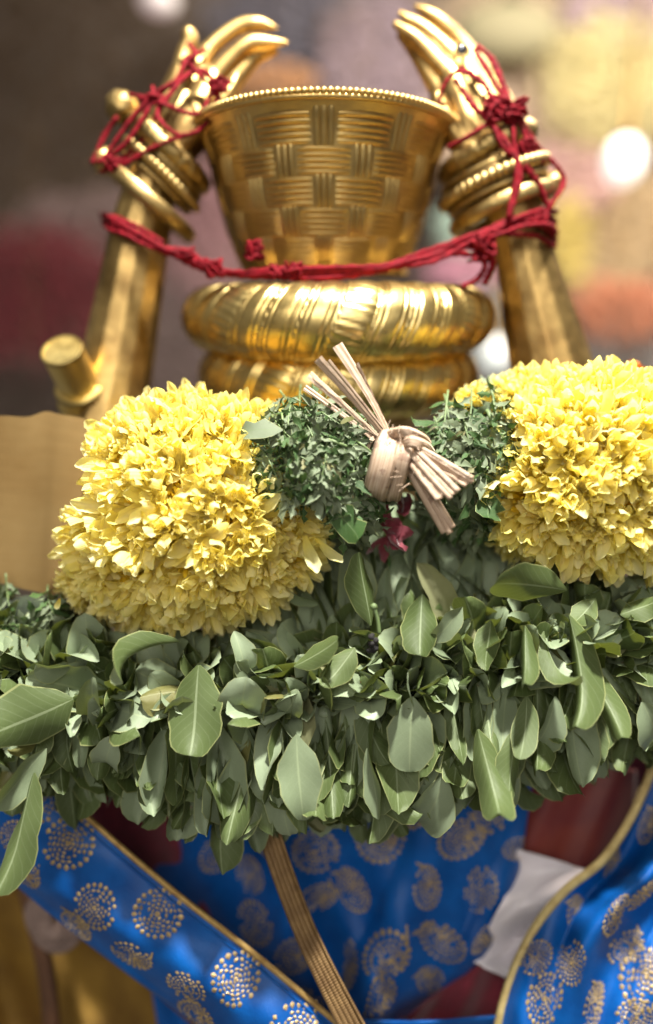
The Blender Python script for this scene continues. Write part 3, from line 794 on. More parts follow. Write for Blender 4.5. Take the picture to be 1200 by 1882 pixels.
def herb_bundle(label, poly, cen, dc, rd, radii, n, sizes, flow, group='dark herb bands of the garland', stems=14, heroes=()):
    xs = [p[0] for p in poly]; ys = [p[1] for p in poly]
    g = thing('herb_bundle', P(cen[0], cen[1], dc), label, 'herbs', group)
    el = []
    def surf(x, y):
        q = ((x - cen[0]) / radii[0]) ** 2 + ((y - cen[1]) / radii[1]) ** 2
        return dc - rd * math.sqrt(max(0.0, 1 - min(1, q)))
    nstem = 0
    while len(el) < n:
        x, y = U(min(xs), max(xs)), U(min(ys), max(ys))
        if not in_poly(x, y, poly): continue
        fx, fy = flow[0] + U(-1, 1), flow[1] + U(-1, 1); l = math.hypot(fx, fy) + .01; fx, fy = fx / l, fy / l
        ln = U(55, 110); lift = U(-.003, .009); kx = U(-.35, .35); path = []
        for k in range(7):                                 # a sprig: bending stem with leaves left and right of it
            t = k / 6 - .5; px_, py_ = x + fx * ln * t - fy * kx * ln * (t * t), y + fy * ln * t + fx * kx * ln * (t * t)
            a = (px_ - cen[0]) / radii[0]; b = (py_ - cen[1]) / radii[1]
            path.append((P(px_, py_, surf(px_, py_) + lift), unit(CR * a - CU * b - CF * .8)))
        if nstem < 90:
            mb = MB(); tube(mb, [q[0] for q in path], [U(1.4, 2.4) * dc / FPX * (1 - .09 * i) for i in range(7)], 6, n=12); mb.build('stem', M['stem'], g); nstem += 1
        for k in range(1, 7):
            c_, nr = path[k]; tg = unit(path[k][0] - path[k - 1][0]); sd = unit(np.cross(tg, nr))
            for sgn in ((-1, 1) if k < 6 else (0,)):
                fl = unit(tg * U(.5, 1.1) + sd * sgn * U(.6, 1.1) + nr * U(-.35, .55))
                zz = unit(nr + .6 * np.array((U(-1, 1), U(-1, 1), U(-1, 1)))) * RNG.choice((1, 1, -1))
                L = U(*sizes) * dc / FPX * .72
                el.append((RNG.randrange(12), mat_from(fl, zz, c_, L * 1.12, U(.6, .95))))
    for (bx, by, tx, ty, w, d) in heroes:
        b0, t0 = P(bx, by, d), P(tx, ty, d - .004)
        el.append((1, mat_from(t0 - b0, -CF * RNG.choice((1, -1)) + CU * .4, b0, np.linalg.norm(t0 - b0), w)))
    sc = visible_rank(el, HERBS); order = [int(i) for i in np.argsort(sc)[::-1]]
    for i in order[:300]: link_obj('herb_leaf', HERBS[el[i][0]].mesh('herb_leaf', M['herb']), None, g, M4(el[i][1]))
    rest = [el[i] for i in order[300:]]
    if rest:
        o = joined(rest, HERBS).build('herb_leaves', M['herb'], g); o['kind'] = 'stuff'
    for i in range(stems):
        for _ in range(50):
            x, y = U(min(xs), max(xs)), U(min(ys), max(ys))
            if in_poly(x, y, poly): break
        dx, dy = flow[0] + U(-.8, .8), flow[1] + U(-.8, .8); l = U(20, 48); nn = math.hypot(dx, dy) + .01; dx, dy = dx / nn * l, dy / nn * l
        mb = MB(); dd = surf(x, y) - .003
        tube(mb, [P(x - dx, y - dy, dd + .008), P(x, y + U(-4, 4), dd), P(x + dx, y + dy, dd + .004)], U(2.0, 4.0) * dc / FPX, 6, n=10)
        mb.build('stem', M['stem'], g)
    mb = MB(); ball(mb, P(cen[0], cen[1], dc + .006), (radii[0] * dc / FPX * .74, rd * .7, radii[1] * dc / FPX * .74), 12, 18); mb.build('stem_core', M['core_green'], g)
    return g
herb_bundle('dark wilted herb band left of the straw knot, overlapping the yellow flowers',
    [(440, 858), (470, 815), (500, 765), (560, 748), (620, 765), (690, 815), (690, 870), (712, 945), (690, 1000), (655, 985), (600, 950), (555, 935), (520, 900), (500, 880)],
    (580, 872), .540, .054, (160, 150), 1000, (30, 62), (.6, .55), stems=6,
    heroes=[(520, 790, 415, 782, 1.0, .492), (600, 925, 690, 1005, 1.2, .495), (610, 900, 640, 945, 2.2, .49)])
herb_bundle('leafier green herb band right of the straw knot, against the yellow flowers',
    [(772, 775), (815, 742), (880, 725), (952, 722), (962, 770), (935, 830), (915, 880), (895, 985), (850, 985), (800, 930), (790, 860)],
    (865, 850), .560, .045, (130, 150), 700, (34, 68), (-.2, .6), stems=4,
    heroes=[(905, 905, 885, 972, 2.0, .515), (850, 860, 862, 815, 2.6, .515), (890, 840, 905, 800, 2.2, .515)])
herb_bundle('small dark herb tuft under the gold plate at the left edge',
    [(-20, 1095), (40, 1092), (110, 1105), (150, 1150), (120, 1180), (30, 1160), (-20, 1150)], (60, 1130), .56, .02, (110, 50), 110, (30, 60), (.4, .3), stems=0)

# ================================================================== STRAW KNOT
knot = thing('straw_knot', P(722, 840, .50), 'dry straw knot tying the garland ends at the centre', 'knot')
def strip(pts, w, th=2.0, name='straw', mat='straw', d_over=None, n=None):
    mb = MB(); tube(mb, pts3(pts), [w * p[2] / FPX * .5 for p in pts], 12, n=n or len(pts) * 8, flat=(1.0, th), twist=0.0)
    v, f, uv = mb.arrays()
    dn = np.array([noise.noise(Vector(q * 260)) for q in v]) * 0.0007
    mb = MB(); mb.add(v + np.outer(dn, -CF), f, uv); return mb.build(name, M[mat], knot)
SECT = [(-1, 0.0), (-.5, .16), (0, .05), (.5, .18), (1, 0.01), (.6, -.10), (0, -.14), (-.6, -.10)]
def flat_strip(pts, ws, name, roll=0.0, n=18, sharp=True):
    """creased flat strip of straw with thickness; its width lies across the path, rolled about it"""
    mb = MB(); p = spline(pts3(pts), n); w = np.interp(np.linspace(0, 1, n), np.linspace(0, 1, len(ws)), ws) * .49 / FPX * .5
    T = np.gradient(p, axis=0); V = []; UVs = []; prev = CR
    for i in range(n):
        t = unit(T[i]); vw = unit(p[i] - CAM); sd = np.cross(t, -vw)
        if np.linalg.norm(sd) < .25: sd = prev
        sd = unit(sd); prev = sd; sd = rot_about(sd, t, roll); nn = np.cross(sd, t)
        if nn @ vw > 0: nn = -nn
        for k, (sx, sz) in enumerate(SECT):
            V.append(p[i] + sd * sx * w[i] + nn * (sz * w[i] * 1.6 + .0004 * noise.noise(Vector(p[i] * 300 + sd * sx)))); UVs.append((k / 8, i / n))
    f = grid_faces(n, 8, True) + [tuple(range(8))[::-1], tuple((n - 1) * 8 + k for k in range(8))]
    mb.add(V, f, UVs); return mb.build(name, M['straw'], knot, smooth=not sharp)
for pts, ws, rl_ in [([(716, 800, .497), (676, 722, .495), (620, 634, .492)], [10, 16, 24], .5), ([(708, 804, .494), (648, 732, .486), (584, 660, .478)], [10, 13, 19], -.4),
                     ([(702, 808, .496), (640, 752, .49), (568, 688, .484)], [9, 13, 20], .7), ([(696, 814, .502), (630, 762, .503), (560, 712, .506)], [9, 10, 13], .2),
                     ([(712, 800, .503), (662, 738, .505), (602, 664, .505)], [9, 13, 16], -.6), ([(719, 798, .499), (690, 740, .497), (655, 668, .494)], [8, 11, 14], -.9)]:
    flat_strip(pts, ws, 'straw_strip', rl_)
flat_strip([(730, 790, .530), (724, 795, .498), (712, 822, .481), (700, 868, .480), (690, 905, .490), (690, 918, .52)], [44, 46, 50, 50, 46, 40], 'wrap_strip', .12, 26, False)
flat_strip([(758, 796, .530), (752, 798, .496), (742, 830, .479), (732, 872, .481), (722, 912, .492), (722, 920, .52)], [30, 34, 36, 34, 32, 30], 'wrap_strip', -.2, 26, False)
flat_strip([(698, 812, .50), (722, 798, .486), (748, 796, .478), (776, 808, .486), (788, 820, .52)], [16, 22, 24, 22, 18], 'wrap_strip', .2, 26, False)
flat_strip([(730, 820, .486), (756, 812, .476), (782, 822, .484), (796, 836, .52)], [18, 22, 22, 18], 'wrap_strip', -.1, 22, False)
flat_strip([(700, 800, .506), (684, 808, .50), (676, 826, .498), (682, 850, .502)], [9, 9, 8, 8], 'wrap_strip', .0, 16, False)
# cut ends below: bundles of fine pith
def cut_end(a, b, da, db, w, n):
    for i in range(n):
        o = (i - (n - 1) / 2) * w / n; dx, dy = b[0] - a[0], b[1] - a[1]; L = math.hypot(dx, dy); nx, ny = -dy / L, dx / L
        k = U(.93, 1.04); dd = U(-.0015, .0015)
        p = [(a[0] + nx * o * .7, a[1] + ny * o * .7, da + dd), (a[0] + dx * .5 + nx * o * .9, a[1] + dy * .5 + ny * o * .9, (da + db) / 2 + dd), (a[0] + dx * k + nx * o, a[1] + dy * k + ny * o, db + dd)]
        strip(p, w / n * 1.6, U(.7, 1.3), 'straw_end')
cut_end((750, 850), (826, 978), .490, .482, 26, 3)
cut_end((752, 838), (812, 912), .484, .474, 26, 4)
cut_end((760, 832), (838, 912), .482, .472, 26, 4)
cut_end((770, 828), (866, 888), .482, .474, 24, 4)
for i in range(22):                                   # frayed fibres
    x, y = U(690, 790), U(790, 905); a = U(0, 6.28); l = U(10, 30); dd = .478 + U(-.002, .004)
    mb = MB(); tube(mb, [P(x, y, dd), P(x + math.cos(a) * l * .5, y + math.sin(a) * l * .5 + U(-4, 4), dd - .002), P(x + math.cos(a) * l, y + math.sin(a) * l, dd - .001)], U(.00018, .0004), 5, n=8)
    mb.build('straw_fibre', M['straw'], knot)
# crumpled red cloth tuft under the knot
rt = thing('red_cloth_tuft', P(725, 960, .545), 'crumpled dark red petals tucked under the straw knot', 'flower')
for i in range(9):
    c = P(U(706, 745), U(915, 1005), .54 + U(-.006, .01)); d = unit(np.array((U(-1, 1), U(-1, -.1), U(-1, .6))))
    me = blade(PT, 5, phalf(.45), bend=U(-1, 1), cup=U(.3, .9), ruffle=.5, curl_tip=U(-1, 1), seed=i + 70).mesh('red_petal', M['maroon'])
    me.materials.clear(); me.materials.append(M['maroon']); link_obj('red_petal', me, None, rt, M4(mat_from(d, -CF, c, .015, 1.2)))

# ================================================================== LEAF GARLAND
LTS = [0, .10, .24, .42, .60, .77, .89, .965, 1.0]
def lhalf(ratio, point):
    rd = [.06, .40, .72, .94, 1.0, .93, .73, .46, .14]; pt_ = [.05, .42, .80, 1.0, .93, .66, .38, .16, .02]
    w = [x * (1 - point) + y * point for x, y in zip(rd, pt_)]
    def h(t): return ratio * float(np.interp(t, LTS, w))
    return h
LEAVES = []
for i in range(32):
    LEAVES.append(blade(LTS, 5, lhalf(U(.21, .30), U(0, .5)), bend=U(-1.0, .55), fold=U(-.25, .8), cup=U(-.35, .8), ruffle=U(.06, .38), twist=U(-.7, .7), curl_tip=U(-1.3, .8), seed=200 + i, edge=.07, side=U(-.12, .12), tipr=.02))
HTS = [0, .05, .12, .21, .31, .42, .53, .64, .74, .83, .905, .96, .99, 1.0]
BIGL = []
for i in range(14):
    BIGL.append(blade(HTS, 7, lhalf(.235, (0, .3, .1, .8, .5)[i % 5]), bend=U(-.9, .2), fold=U(.02, .6), cup=U(-.1, .35), ruffle=U(.06, .22), twist=U(-.35, .35), curl_tip=U(-1.0, .3), seed=140 + i, edge=.07, side=U(-.08, .08), tipr=.008))
axis_pts = spline([(-140, 1255, .575), (0, 1275, .572), (200, 1300, .568), (400, 1312, .564), (560, 1302, .562), (700, 1280, .562), (860, 1258, .562), (1020, 1225, .565), (1200, 1210, .57), (1340, 1200, .58)], 200)
AXW = np.array([P(*p) for p in axis_pts])
def ax_at(u):
    i = u * 199; k = min(198, int(i)); f = i - k
    return AXW[k] * (1 - f) + AXW[k + 1] * f, unit(AXW[k + 1] - AXW[k])
el = []
Z = np.array((0, 0, 1.0)); OUT = np.array((0, -1.0, 0))
for i in range(2300):
    u = U(0, 1); c, A = ax_at(u); g = RNG.random()
    mid = 1.15 if .25 < u < .78 else 1.0
    if g < .34:                                            # tops: lie outwards and upwards, faces to the light
        ph = math.radians(U(30, 115)); r = OUT * math.cos(ph) + Z * math.sin(ph)
        d = unit(r + A * U(-.7, .7) - Z * .08 + .25 * np.array((U(-1, 1), U(-1, 1), U(-1, 1)))); n0 = OUT * .6 + Z * .8
        tw = U(-1.1, 1.1); L = U(.038, .058); w = U(.85, 1.2); b0 = c + r * U(.012, .036)
    else:                                                  # hanging leaves, packed like cards on a string
        ph = math.radians(U(-70, 35)); r = OUT * math.cos(ph) + Z * math.sin(ph)
        d = unit(-Z + OUT * (.10 + .45 * max(0, math.sin(ph + .5)) * U(0, 1.4)) + A * RNG.gauss(0, .16) + OUT * U(-.12, .22)); n0 = OUT
        tw = RNG.gauss(0, .75); L = U(.042, .066) * mid * (1.0 if u > .3 else .86); w = U(.58, .95); b0 = c + r * U(.012, .040) + Z * U(-.004, .016)
    n0 = unit(n0 - d * (n0 @ d)); n = rot_about(n0, d, tw)
    if RNG.random() < .5: n = -n
    el.append((RNG.randrange(32), mat_from(d, n, b0 + A * U(-.01, .01), L, w)))
for i in range(130):                                  # long leaves standing up behind, under the flowers
    x = U(430, 1060); b0 = P(x, U(1120, 1230), U(.545, .58)); d = unit(CU + CR * U(-.5, .5) + CF * U(-.1, .5))
    n = rot_about(unit(-CF - d * (-CF @ d)), d, U(-1.2, 1.2))
    el.append((RNG.randrange(32), mat_from(d, n, b0, U(.05, .075), U(.8, 1.1))))
for i in range(60):                                   # and dark ones in the gap under the straw knot
    b0 = P(U(640, 960), U(1030, 1130), U(.562, .60)); d = unit(CU + CR * U(-.6, .6) + CF * U(-.1, .4))
    n = rot_about(unit(-CF - d * (-CF @ d)), d, U(-1.0, 1.0))
    el.append((RNG.randrange(32), mat_from(d, n, b0, U(.045, .065), U(.8, 1.2))))
hero = []
HERO = [  # base, tip, width px, depth base, depth tip, roll degrees, underside?
 (365, 1222, 350, 1382, 108, .488, .478, 8, 1), (135, 1285, -25, 1365, 128, .492, .478, -18, 1), (776, 1092, 768, 1202, 74, .492, .482, 10, 1), (1042, 1085, 895, 1058, 84, .50, .482, -35, 1),
 (682, 1150, 662, 1018, 62, .50, .495, 20, 1), (545, 1350, 545, 1508, 92, .486, .48, -12, 0), (758, 1280, 748, 1420, 92, .488, .48, 10, 0), (878, 1340, 925, 1516, 74, .486, .48, 15, 1),
 (948, 1340, 935, 1472, 58, .485, .478, -10, 1), (965, 1150, 968, 1272, 44, .488, .478, 25, 1), (1000, 1160, 1014, 1284, 46, .492, .482, -30, 1), (902, 1140, 898, 1232, 60, .49, .48, -20, 1),
 (815, 1425, 788, 1552, 108, .505, .505, 5, 0), (388, 1420, 396, 1562, 44, .50, .50, 30, 0), (62, 1420, 8, 1632, 56, .485, .475, 20, 1), (85, 1375, -25, 1500, 62, .49, .48, -20, 0),
 (330, 1180, 172, 1186, 60, .50, .482, -50, 1), (540, 1225, 630, 1182, 52, .488, .478, -25, 1), (772, 1085, 752, 975, 60, .545, .555, 40, 0), (828, 1100, 800, 985, 66, .545, .555, 30, 0), (860, 1110, 870, 1000, 60, .55, .56, -20, 0),
 (675, 1375, 697, 1502, 40, .488, .485, 40, 0), (968, 1280, 970, 1398, 52, .49, .482, 30, 1), (1020, 1280, 1005, 1412, 72, .495, .488, -12, 0),
 (1062, 1210, 1160, 1345, 54, .492, .482, 30, 1), (1095, 1100, 1060, 1150, 50, .505, .492, 10, 1), (130, 1225, 70, 1240, 66, .50, .485, -30, 0), (652, 1190, 600, 1268, 58, .488, .48, 18, 1), (1140, 1130, 1215, 1100, 56, .505, .495, -30, 1),
 (1180, 1290, 1235, 1400, 90, .49, .485, 12, 0), 
 (1045, 1130, 1105, 1330, 60, .49, .482, 45, 1), (430, 1160, 455, 1230, 54, .50, .49, -30, 0), 
 (850, 1115, 800, 1180, 56, .495, .485, -30, 0), (585, 1110, 520, 1085, 50, .52, .52, -40, 0), (210, 1350, 180, 1430, 70, .50, .495, 10, 0)]
for (bx, by, tx, ty, w, db, dt, roll, us) in HERO:
    db += .008; dt += .007; b0, t0 = P(bx, by, db), P(tx, ty, dt); d = t0 - b0; L = np.linalg.norm(d)
    fc = -CF + CU * (.25 if us else -.18); n = rot_about(unit(fc - unit(d) * (fc @ unit(d))), d, math.radians(roll))
    if us: n = -n
    hero.append((RNG.randrange(len(BIGL)), mat_from(d, n, b0, L * 1.05, .92 * (w * db / FPX) / (L * .47))))
lg = thing('leaf_garland', ax_at(.5)[0], 'dense garland of green leaves hanging below the yellow flowers', 'garland')
for pi, m in hero: link_obj('leaf', BIGL[pi].mesh('leaf', M['leaf']), None, lg, M4(m))
sc = visible_rank(el, LEAVES); order = [int(i) for i in np.argsort(sc)[::-1]]; cut = 300 - len(hero)
for i in order[:cut]: link_obj('leaf', LEAVES[el[i][0]].mesh('leaf', M['leaf']), None, lg, M4(el[i][1]))
o = joined([el[i] for i in order[cut:]], LEAVES).build('leaves', M['leaf'], lg); o['kind'] = 'stuff'
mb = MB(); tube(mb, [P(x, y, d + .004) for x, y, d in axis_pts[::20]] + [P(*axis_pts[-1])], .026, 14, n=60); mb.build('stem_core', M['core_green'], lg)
bud = thing('dried_bud', P(686, 1180, .484), 'small black dried bud on a pale stalk among the leaves', 'bud')
mb = MB(); v0 = P(686, 1180, .484)
for i in range(16): ball(mb, v0 + np.array((U(-1, 1) * .0028, U(-1, 1) * .0025, U(-1, 1) * .0075)), U(.0012, .0022), 5, 7)
mb.build('bud_head', M['bud'], bud)
mb = MB(); tube(mb, [P(697, 1165, .484), P(694, 1140, .483), P(688, 1118, .482)], .0014, 7); ball(mb, P(687, 1115, .482), .0024, 6, 8); mb.build('stalk', M['stem'], bud)

# ================================================================== CLOTHS WITH WOVEN MOTIFS
def jac(fn, u, v, e=1e-3):
    p = fn(u, v); du = (fn(u + e, v) - fn(u - e, v)) / (2 * e); dv = (fn(u, v + e) - fn(u, v - e)) / (2 * e)
    return p, du, dv
def motif_dabs(kind, r):
    """list of (x, y, angle, len, wid) in units of the motif radius: a round of drops, or a paisley with a hooked tip"""
    L = []; sh = .16 if kind == 0 else 0.0
    for k in range(21):
        a = 2 * PI * k / 21; L.append((math.cos(a) * .92, math.sin(a) * (.92 if kind else .82), a, U(.20, .27), U(.18, .25)))
    for rr, n in ((.71, 19), (.54, 15), (.38, 11), (.22, 7), (.07, 3)):
        for k in range(n):
            a = 2 * PI * k / n + rr * 5; q = (1 - rr) * sh
            L.append((math.cos(a) * rr + q, math.sin(a) * rr * (1 if kind else .86) - q, a + PI / 2 + U(-.6, .6), U(.15, .24), U(.10, .15)))
    if kind == 0:
        for k in range(3): L.append((.96 + k * .03, .40 + k * .14, 1.3, .18, .16 - k * .03))
    return L
def motif(fn, u0, v0, R, kind, rot, parent, sq=1.0):
    p, du, dv = jac(fn, u0, v0); n = unit(np.cross(du, dv))
    if n @ (CAM - p) < 0: n = -n
    ex = unit(du); ey = unit(np.cross(n, ex)); A = np.column_stack([[du @ ex, du @ ey], [dv @ ex, dv @ ey]]); Ai = np.linalg.inv(A)
    mb = MB(); c, s = math.cos(rot), math.sin(rot)
    for (x, y, a, l, w) in motif_dabs(kind, R):
        if RNG.random() < .10: continue
        ca, sa = math.cos(a), math.sin(a); V = []
        for (lx, ly, hh) in ((-l * .5, 0, 0), (0, -w * .5, 0), (l * .55, 0, 0), (0, w * .5, 0), (0, 0, 1), (l * .3, -w * .4, 0), (l * .3, w * .4, 0)):
            X = x + lx * ca - ly * sa; Y = (y + lx * sa + ly * ca) * sq
            X, Y = (X * c - Y * s) * R, (X * s + Y * c) * R
            duv = Ai @ np.array((X, Y)); q = fn(u0 + duv[0], v0 + duv[1])
            V.append(q + n * (.0004 + .0007 * hh))
        mb.add(V, [(0, 1, 4), (1, 5, 4), (5, 2, 4), (2, 6, 4), (6, 3, 4), (3, 0, 4)])
    mb.build('gold_motif', M['gold_thread'], parent, smooth=False)['kind'] = 'stuff'
def cloth(name, label, fn, nu, nv, mat='blue', cat='cloth', thick=.0012):
    p = fn(.5, .5); t = thing(name, p, label, cat)
    mb = MB(); sheet(mb, fn, nu, nv); o = mb.build('fabric', M[mat], t)
    sol = o.modifiers.new('thickness', 'SOLIDIFY'); sol.thickness = thick; sol.offset = -1 if True else 1
    return t
def curve_fn(pts):
    p = np.asarray(pts, float); k = len(p) - 1
    q = np.vstack([2 * p[0] - p[1], p, 2 * p[-1] - p[-2]])
    def fn(t):
        t = t * k; i = int(min(max(math.floor(t), 0), k - 1)); f = t - i
        a, b, c, d = q[i], q[i + 1], q[i + 2], q[i + 3]
        return 0.5 * (2 * b + (c - a) * f + (2 * a - 5 * b + 4 * c - d) * f * f + (3 * b - a - 3 * c + d) * f ** 3)
    return fn
# -- left sash
ls = curve_fn([(40, 1370, .572), (105, 1447, .566), (205, 1540, .560), (330, 1645, .555), (480, 1762, .550), (600, 1862, .546), (720, 1960, .544)])
def left_sash(u, v):
    e = ls(u); w = 215 - 25 * u
    k = 20 * math.sin(2.0 * u * PI)
    # rounded section: face towards the light near the edge, rolling under below
    a = v * 1.9
    off = w * math.sin(a) / math.sin(1.57) * .86; dep = -.010 * math.sin(min(1, v * 1.6) * PI) + .060 * max(0, v - .35) ** 1.6
    wr = .0030 * noise.noise(Vector((u * 14, v * 5, 7))) + .0012 * math.sin(v * 17 + u * 9) + .0010 * math.sin(u * 31 - v * 6)
    return P(e[0] - .63 * off - k * v * .3, e[1] + .78 * off, e[2] + dep + wr)
sash = cloth('brocade_shawl', 'blue brocade sash with brown gold piped edge slanting at lower left', left_sash, 90, 40)
for (u, v, r, kd, ro) in [(.27, .18, 47, 1, .3), (.395, .38, 42, 1, 1.0), (.49, .16, 45, 1, .2), (.655, .19, 46, 1, 2), (.80, .20, 44, 0, .8), (.235, .52, 40, 0, .4), (.50, .50, 42, 0, .6), (.60, .44, 40, 1, 2.2), (.64, .62, 44, 0, 1.7), (.75, .47, 40, 1, .5), (.39, .62, 40, 0, 2.0), (.17, .38, 38, 1, .9), (.155, .12, 38, 1, 0), (.86, .45, 40, 0, 1)]:
    motif(left_sash, u, v, PX(r, .55), kd, ro, sash)
mb = MB(); tube(mb, [left_sash(t, 0) - CF * .001 for t in np.linspace(0, 1, 24)], PX(5.5, .55), 8, n=120); mb.build('piping', M['piping'], sash)
mb = MB(); tube(mb, [left_sash(t, .05) - CF * .0006 for t in np.linspace(0, 1, 24)], PX(2.4, .55), 6, n=120); mb.build('seam', M['blue'], sash)
# -- middle drape
rb = curve_fn([(982, 1400, 0), (970, 1500, 0), (946, 1640, 0), (905, 1735, 0), (846, 1800, 0), (760, 1858, 0), (640, 1925, 0)])
def mid_drape(u, v):
    e = rb(v); x0 = 235 + 60 * v; x = x0 + (e[0] - x0) * u; y = 1395 + (e[1] - 1395) * (u ** .5 if v < 0 else 1) 
    y = 1395 + (e[1] - 1395) * (1 - (1 - u) ** 2 * .0)
    f = .016 * math.sin((x * .94 + y * .34) / 118 * 2 * PI * .62 + 1.1) + .0045 * math.sin((x - y * .45) / 74 * 2 * PI * .7) + .003 * math.sin((x * .5 + y) / 60)
    ph = (x * .90 + y * .42) / 165 * PI; f += .018 * (1 - abs(math.sin(ph)) ** .7) * (.4 + .6 * math.sin(u * 2.6)) + .004 * noise.noise(Vector((x / 38, y / 70, 0)))
    edge = .030 * max(0, u - .86) / .14 * max(0, (u - .86) / .14)
    return P(x, y, .592 + .075 * (1 - u) ** 1.8 + f * (0.35 + .65 * v) + edge)
drape = cloth('blue_drape', 'blue brocade drape with gold paisley motifs hanging under the leaf garland', mid_drape, 90, 80)
def uv_of(fn, px, py, u=.5, v=.5):
    for _ in range(14):
        e = 1e-3; a = project(fn(u, v)); b = project(fn(u + e, v)); c = project(fn(u, v + e))
        J = np.array([[(b[0] - a[0]) / e, (c[0] - a[0]) / e], [(b[1] - a[1]) / e, (c[1] - a[1]) / e]])
        try: s = np.linalg.solve(J, np.array([px - a[0], py - a[1]]))
        except Exception: return None
        u += float(np.clip(s[0], -.15, .15)); v += float(np.clip(s[1], -.15, .15))
    a = project(fn(u, v))
    return (u, v) if abs(a[0] - px) + abs(a[1] - py) < 4 and -.05 < u < 1.05 and -.05 < v < 1.05 else None
used = []
for (x, y, r, kd, ro, sq) in [(848, 1540, 48, 0, .9, 1), (885, 1640, 46, 1, .3, .8), (955, 1560, 40, 0, 0, .6), (700, 1540, 48, 0, .5, 1), (655, 1520, 40, 1, .9, 1), (580, 1565, 44, 1, .2, .9), (785, 1635, 46, 0, 1.5, .6), (730, 1650, 44, 1, .1, .8), (650, 1640, 44, 0, 2.0, .7),
                      (815, 1735, 48, 0, 2.3, .8), (710, 1760, 46, 0, .3, 1), (645, 1780, 42, 1, 1.2, .8), (790, 1800, 40, 0, 2.6, .7), (585, 1650, 40, 0, .6, .8), (460, 1610, 40, 1, .5, .9), (470, 1700, 42, 1, .3, 1), (400, 1570, 40, 0, .9, .9), (540, 1760, 42, 0, .9, .9), (500, 1540, 36, 1, .9, .9), (560, 1470, 40, 0, .9, .9), (760, 1480, 40, 0, .9, .9), (905, 1490, 42, 1, 0, .9), (700, 1835, 40, 0, 1, .9), (560, 1850, 40, 1, 1, .9), (890, 1725, 36, 1, .8, .6), (420, 1780, 40, 0, .3, .9)]:
    q = uv_of(mid_drape, x, y)
    if any(math.hypot(x - a_, y - b_) < .68 * (r + c_) for a_, b_, c_ in used): continue
    used.append((x, y, r))
    if q: motif(mid_drape, q[0], q[1], PX(r, .60), kd, ro, drape, sq)
# -- right drape
rl = curve_fn([(1215, 1370, .590), (1165, 1490, .584), (1108, 1578, .578), (1042, 1632, .574), (988, 1695, .570), (948, 1770, .566), (922, 1850, .562), (905, 1940, .560)])
def right_drape(u, v):
    e = rl(v); w = 380 + 60 * v; x = e[0] + u * w; y = e[1] + u * (120 - 90 * v)
    f = .007 * math.sin(u * 15 + v * 2.5) + .004 * math.sin(u * 29 - v * 5) - .014 * math.sin(min(1, u * 3.5) * PI / 2)
    return P(x, y, e[2] + f + .01 * u + .012 * (1 - abs(math.sin(u * 9 - v * 2.2)) ** .7) + .002 * noise.noise(Vector((x / 30, y / 60, 3))))
rdr = cloth('blue_drape', 'blue brocade drape with yellow corded edge at lower right', right_drape, 90, 70)
for (x, y, r, kd, ro, sq) in [(1058, 1680, 46, 0, 2.4, .62), (1130, 1680, 46, 1, 1.9, .6), (1125, 1590, 40, 0, 2.2, .6), (1000, 1835, 46, 1, .6, .9), (1090, 1850, 46, 0, 1.7, .6), (1180, 1800, 52, 0, 1.3, .8), (1185, 1640, 44, 1, 1.2, .6), (1190, 1520, 36, 0, 1.6, .6), (1050, 1770, 40, 1, .8, .8), (1150, 1740, 40, 0, .8, .6), (985, 1760, 34, 1, .8, .7), (1170, 1870, 40, 1, .8, .8), (1180, 1455, 32, 1, .8, .6)]:
    q = uv_of(right_drape, x, y, .3, .5)
    if any(math.hypot(x - a_, y - b_) < .66 * (r + c_) for a_, b_, c_ in used): continue
    used.append((x, y, r))
    if q: motif(right_drape, q[0], q[1], PX(r, .57), kd, ro, rdr, sq)
mb = MB(); tube(mb, [right_drape(0, t) - CF * .001 for t in np.linspace(0, 1, 24)], PX(8, .57), 8, n=120); mb.build('corded_edge', M['yellow_cord'], rdr)
# -- maroon under-cloth, russet fold, white satin, bottom strip
def under(u, v):
    y = 1360 + 640 * v; x0 = 70 + (y - 1400) * .78; x = x0 + (1270 - x0) * u
    return P(x, y, .655 + .006 * math.sin(x / 37 + v * 3) + .004 * math.sin(x / 19 - y / 41))
cloth('maroon_cloth', 'dark maroon cloth behind the blue drapes', under, 80, 40, 'maroon')
def russet(u, v):
    x = 955 + 215 * u - 25 * v + 10 * u * v; y = 1395 + 225 * v + 20 * u
    return P(x, y, .640 + .008 * math.sin(u * 3.4) * -1 + .004 * math.sin(u * 12 + v * 4))
cloth('russet_cloth', 'russet red cloth fold above the white satin strip', russet, 40, 30, 'russet')
wa = curve_fn([(952, 1562, 0), (930, 1640, 0), (898, 1705, 0), (858, 1760, 0)]); wb = curve_fn([(1085, 1600, 0), (1035, 1660, 0), (985, 1730, 0), (945, 1806, 0)])
def satin(u, v):
    a = wa(v) * (1 - u) + wb(v) * u
    return P(a[0], a[1], .606 + .010 * math.sin(v * 9 + u * 2.5) + .005 * (1 - abs(math.sin(v * 5 + u * 4)) ** .6) + .004 * math.sin(u * 6 - v * 3))
cloth('white_satin_strip', 'white satin strip between the two blue drapes', satin, 24, 40, 'white_satin')
def crim(u, v):
    x = 690 + 240 * u; y = 1900 - 60 * u + (40 - 120 * u ** .8) * (1 - v) - 20 * (1 - v)
    return P(x, y + 20 * v, .618 + .004 * math.sin(u * 14 + v * 3))
cloth('crimson_cloth', 'crimson cloth corner below the white satin strip', crim, 40, 20, 'maroon')
def bot(u, v):
    x = 640 + 280 * u; y = 1872 + 60 * v + 6 * math.sin(u * 4)
    return P(x, y, .575 + .004 * math.sin(u * 9) + .012 * v)
cloth('blue_hem', 'narrow blue cloth hem at the bottom edge', bot, 40, 10, 'blue')
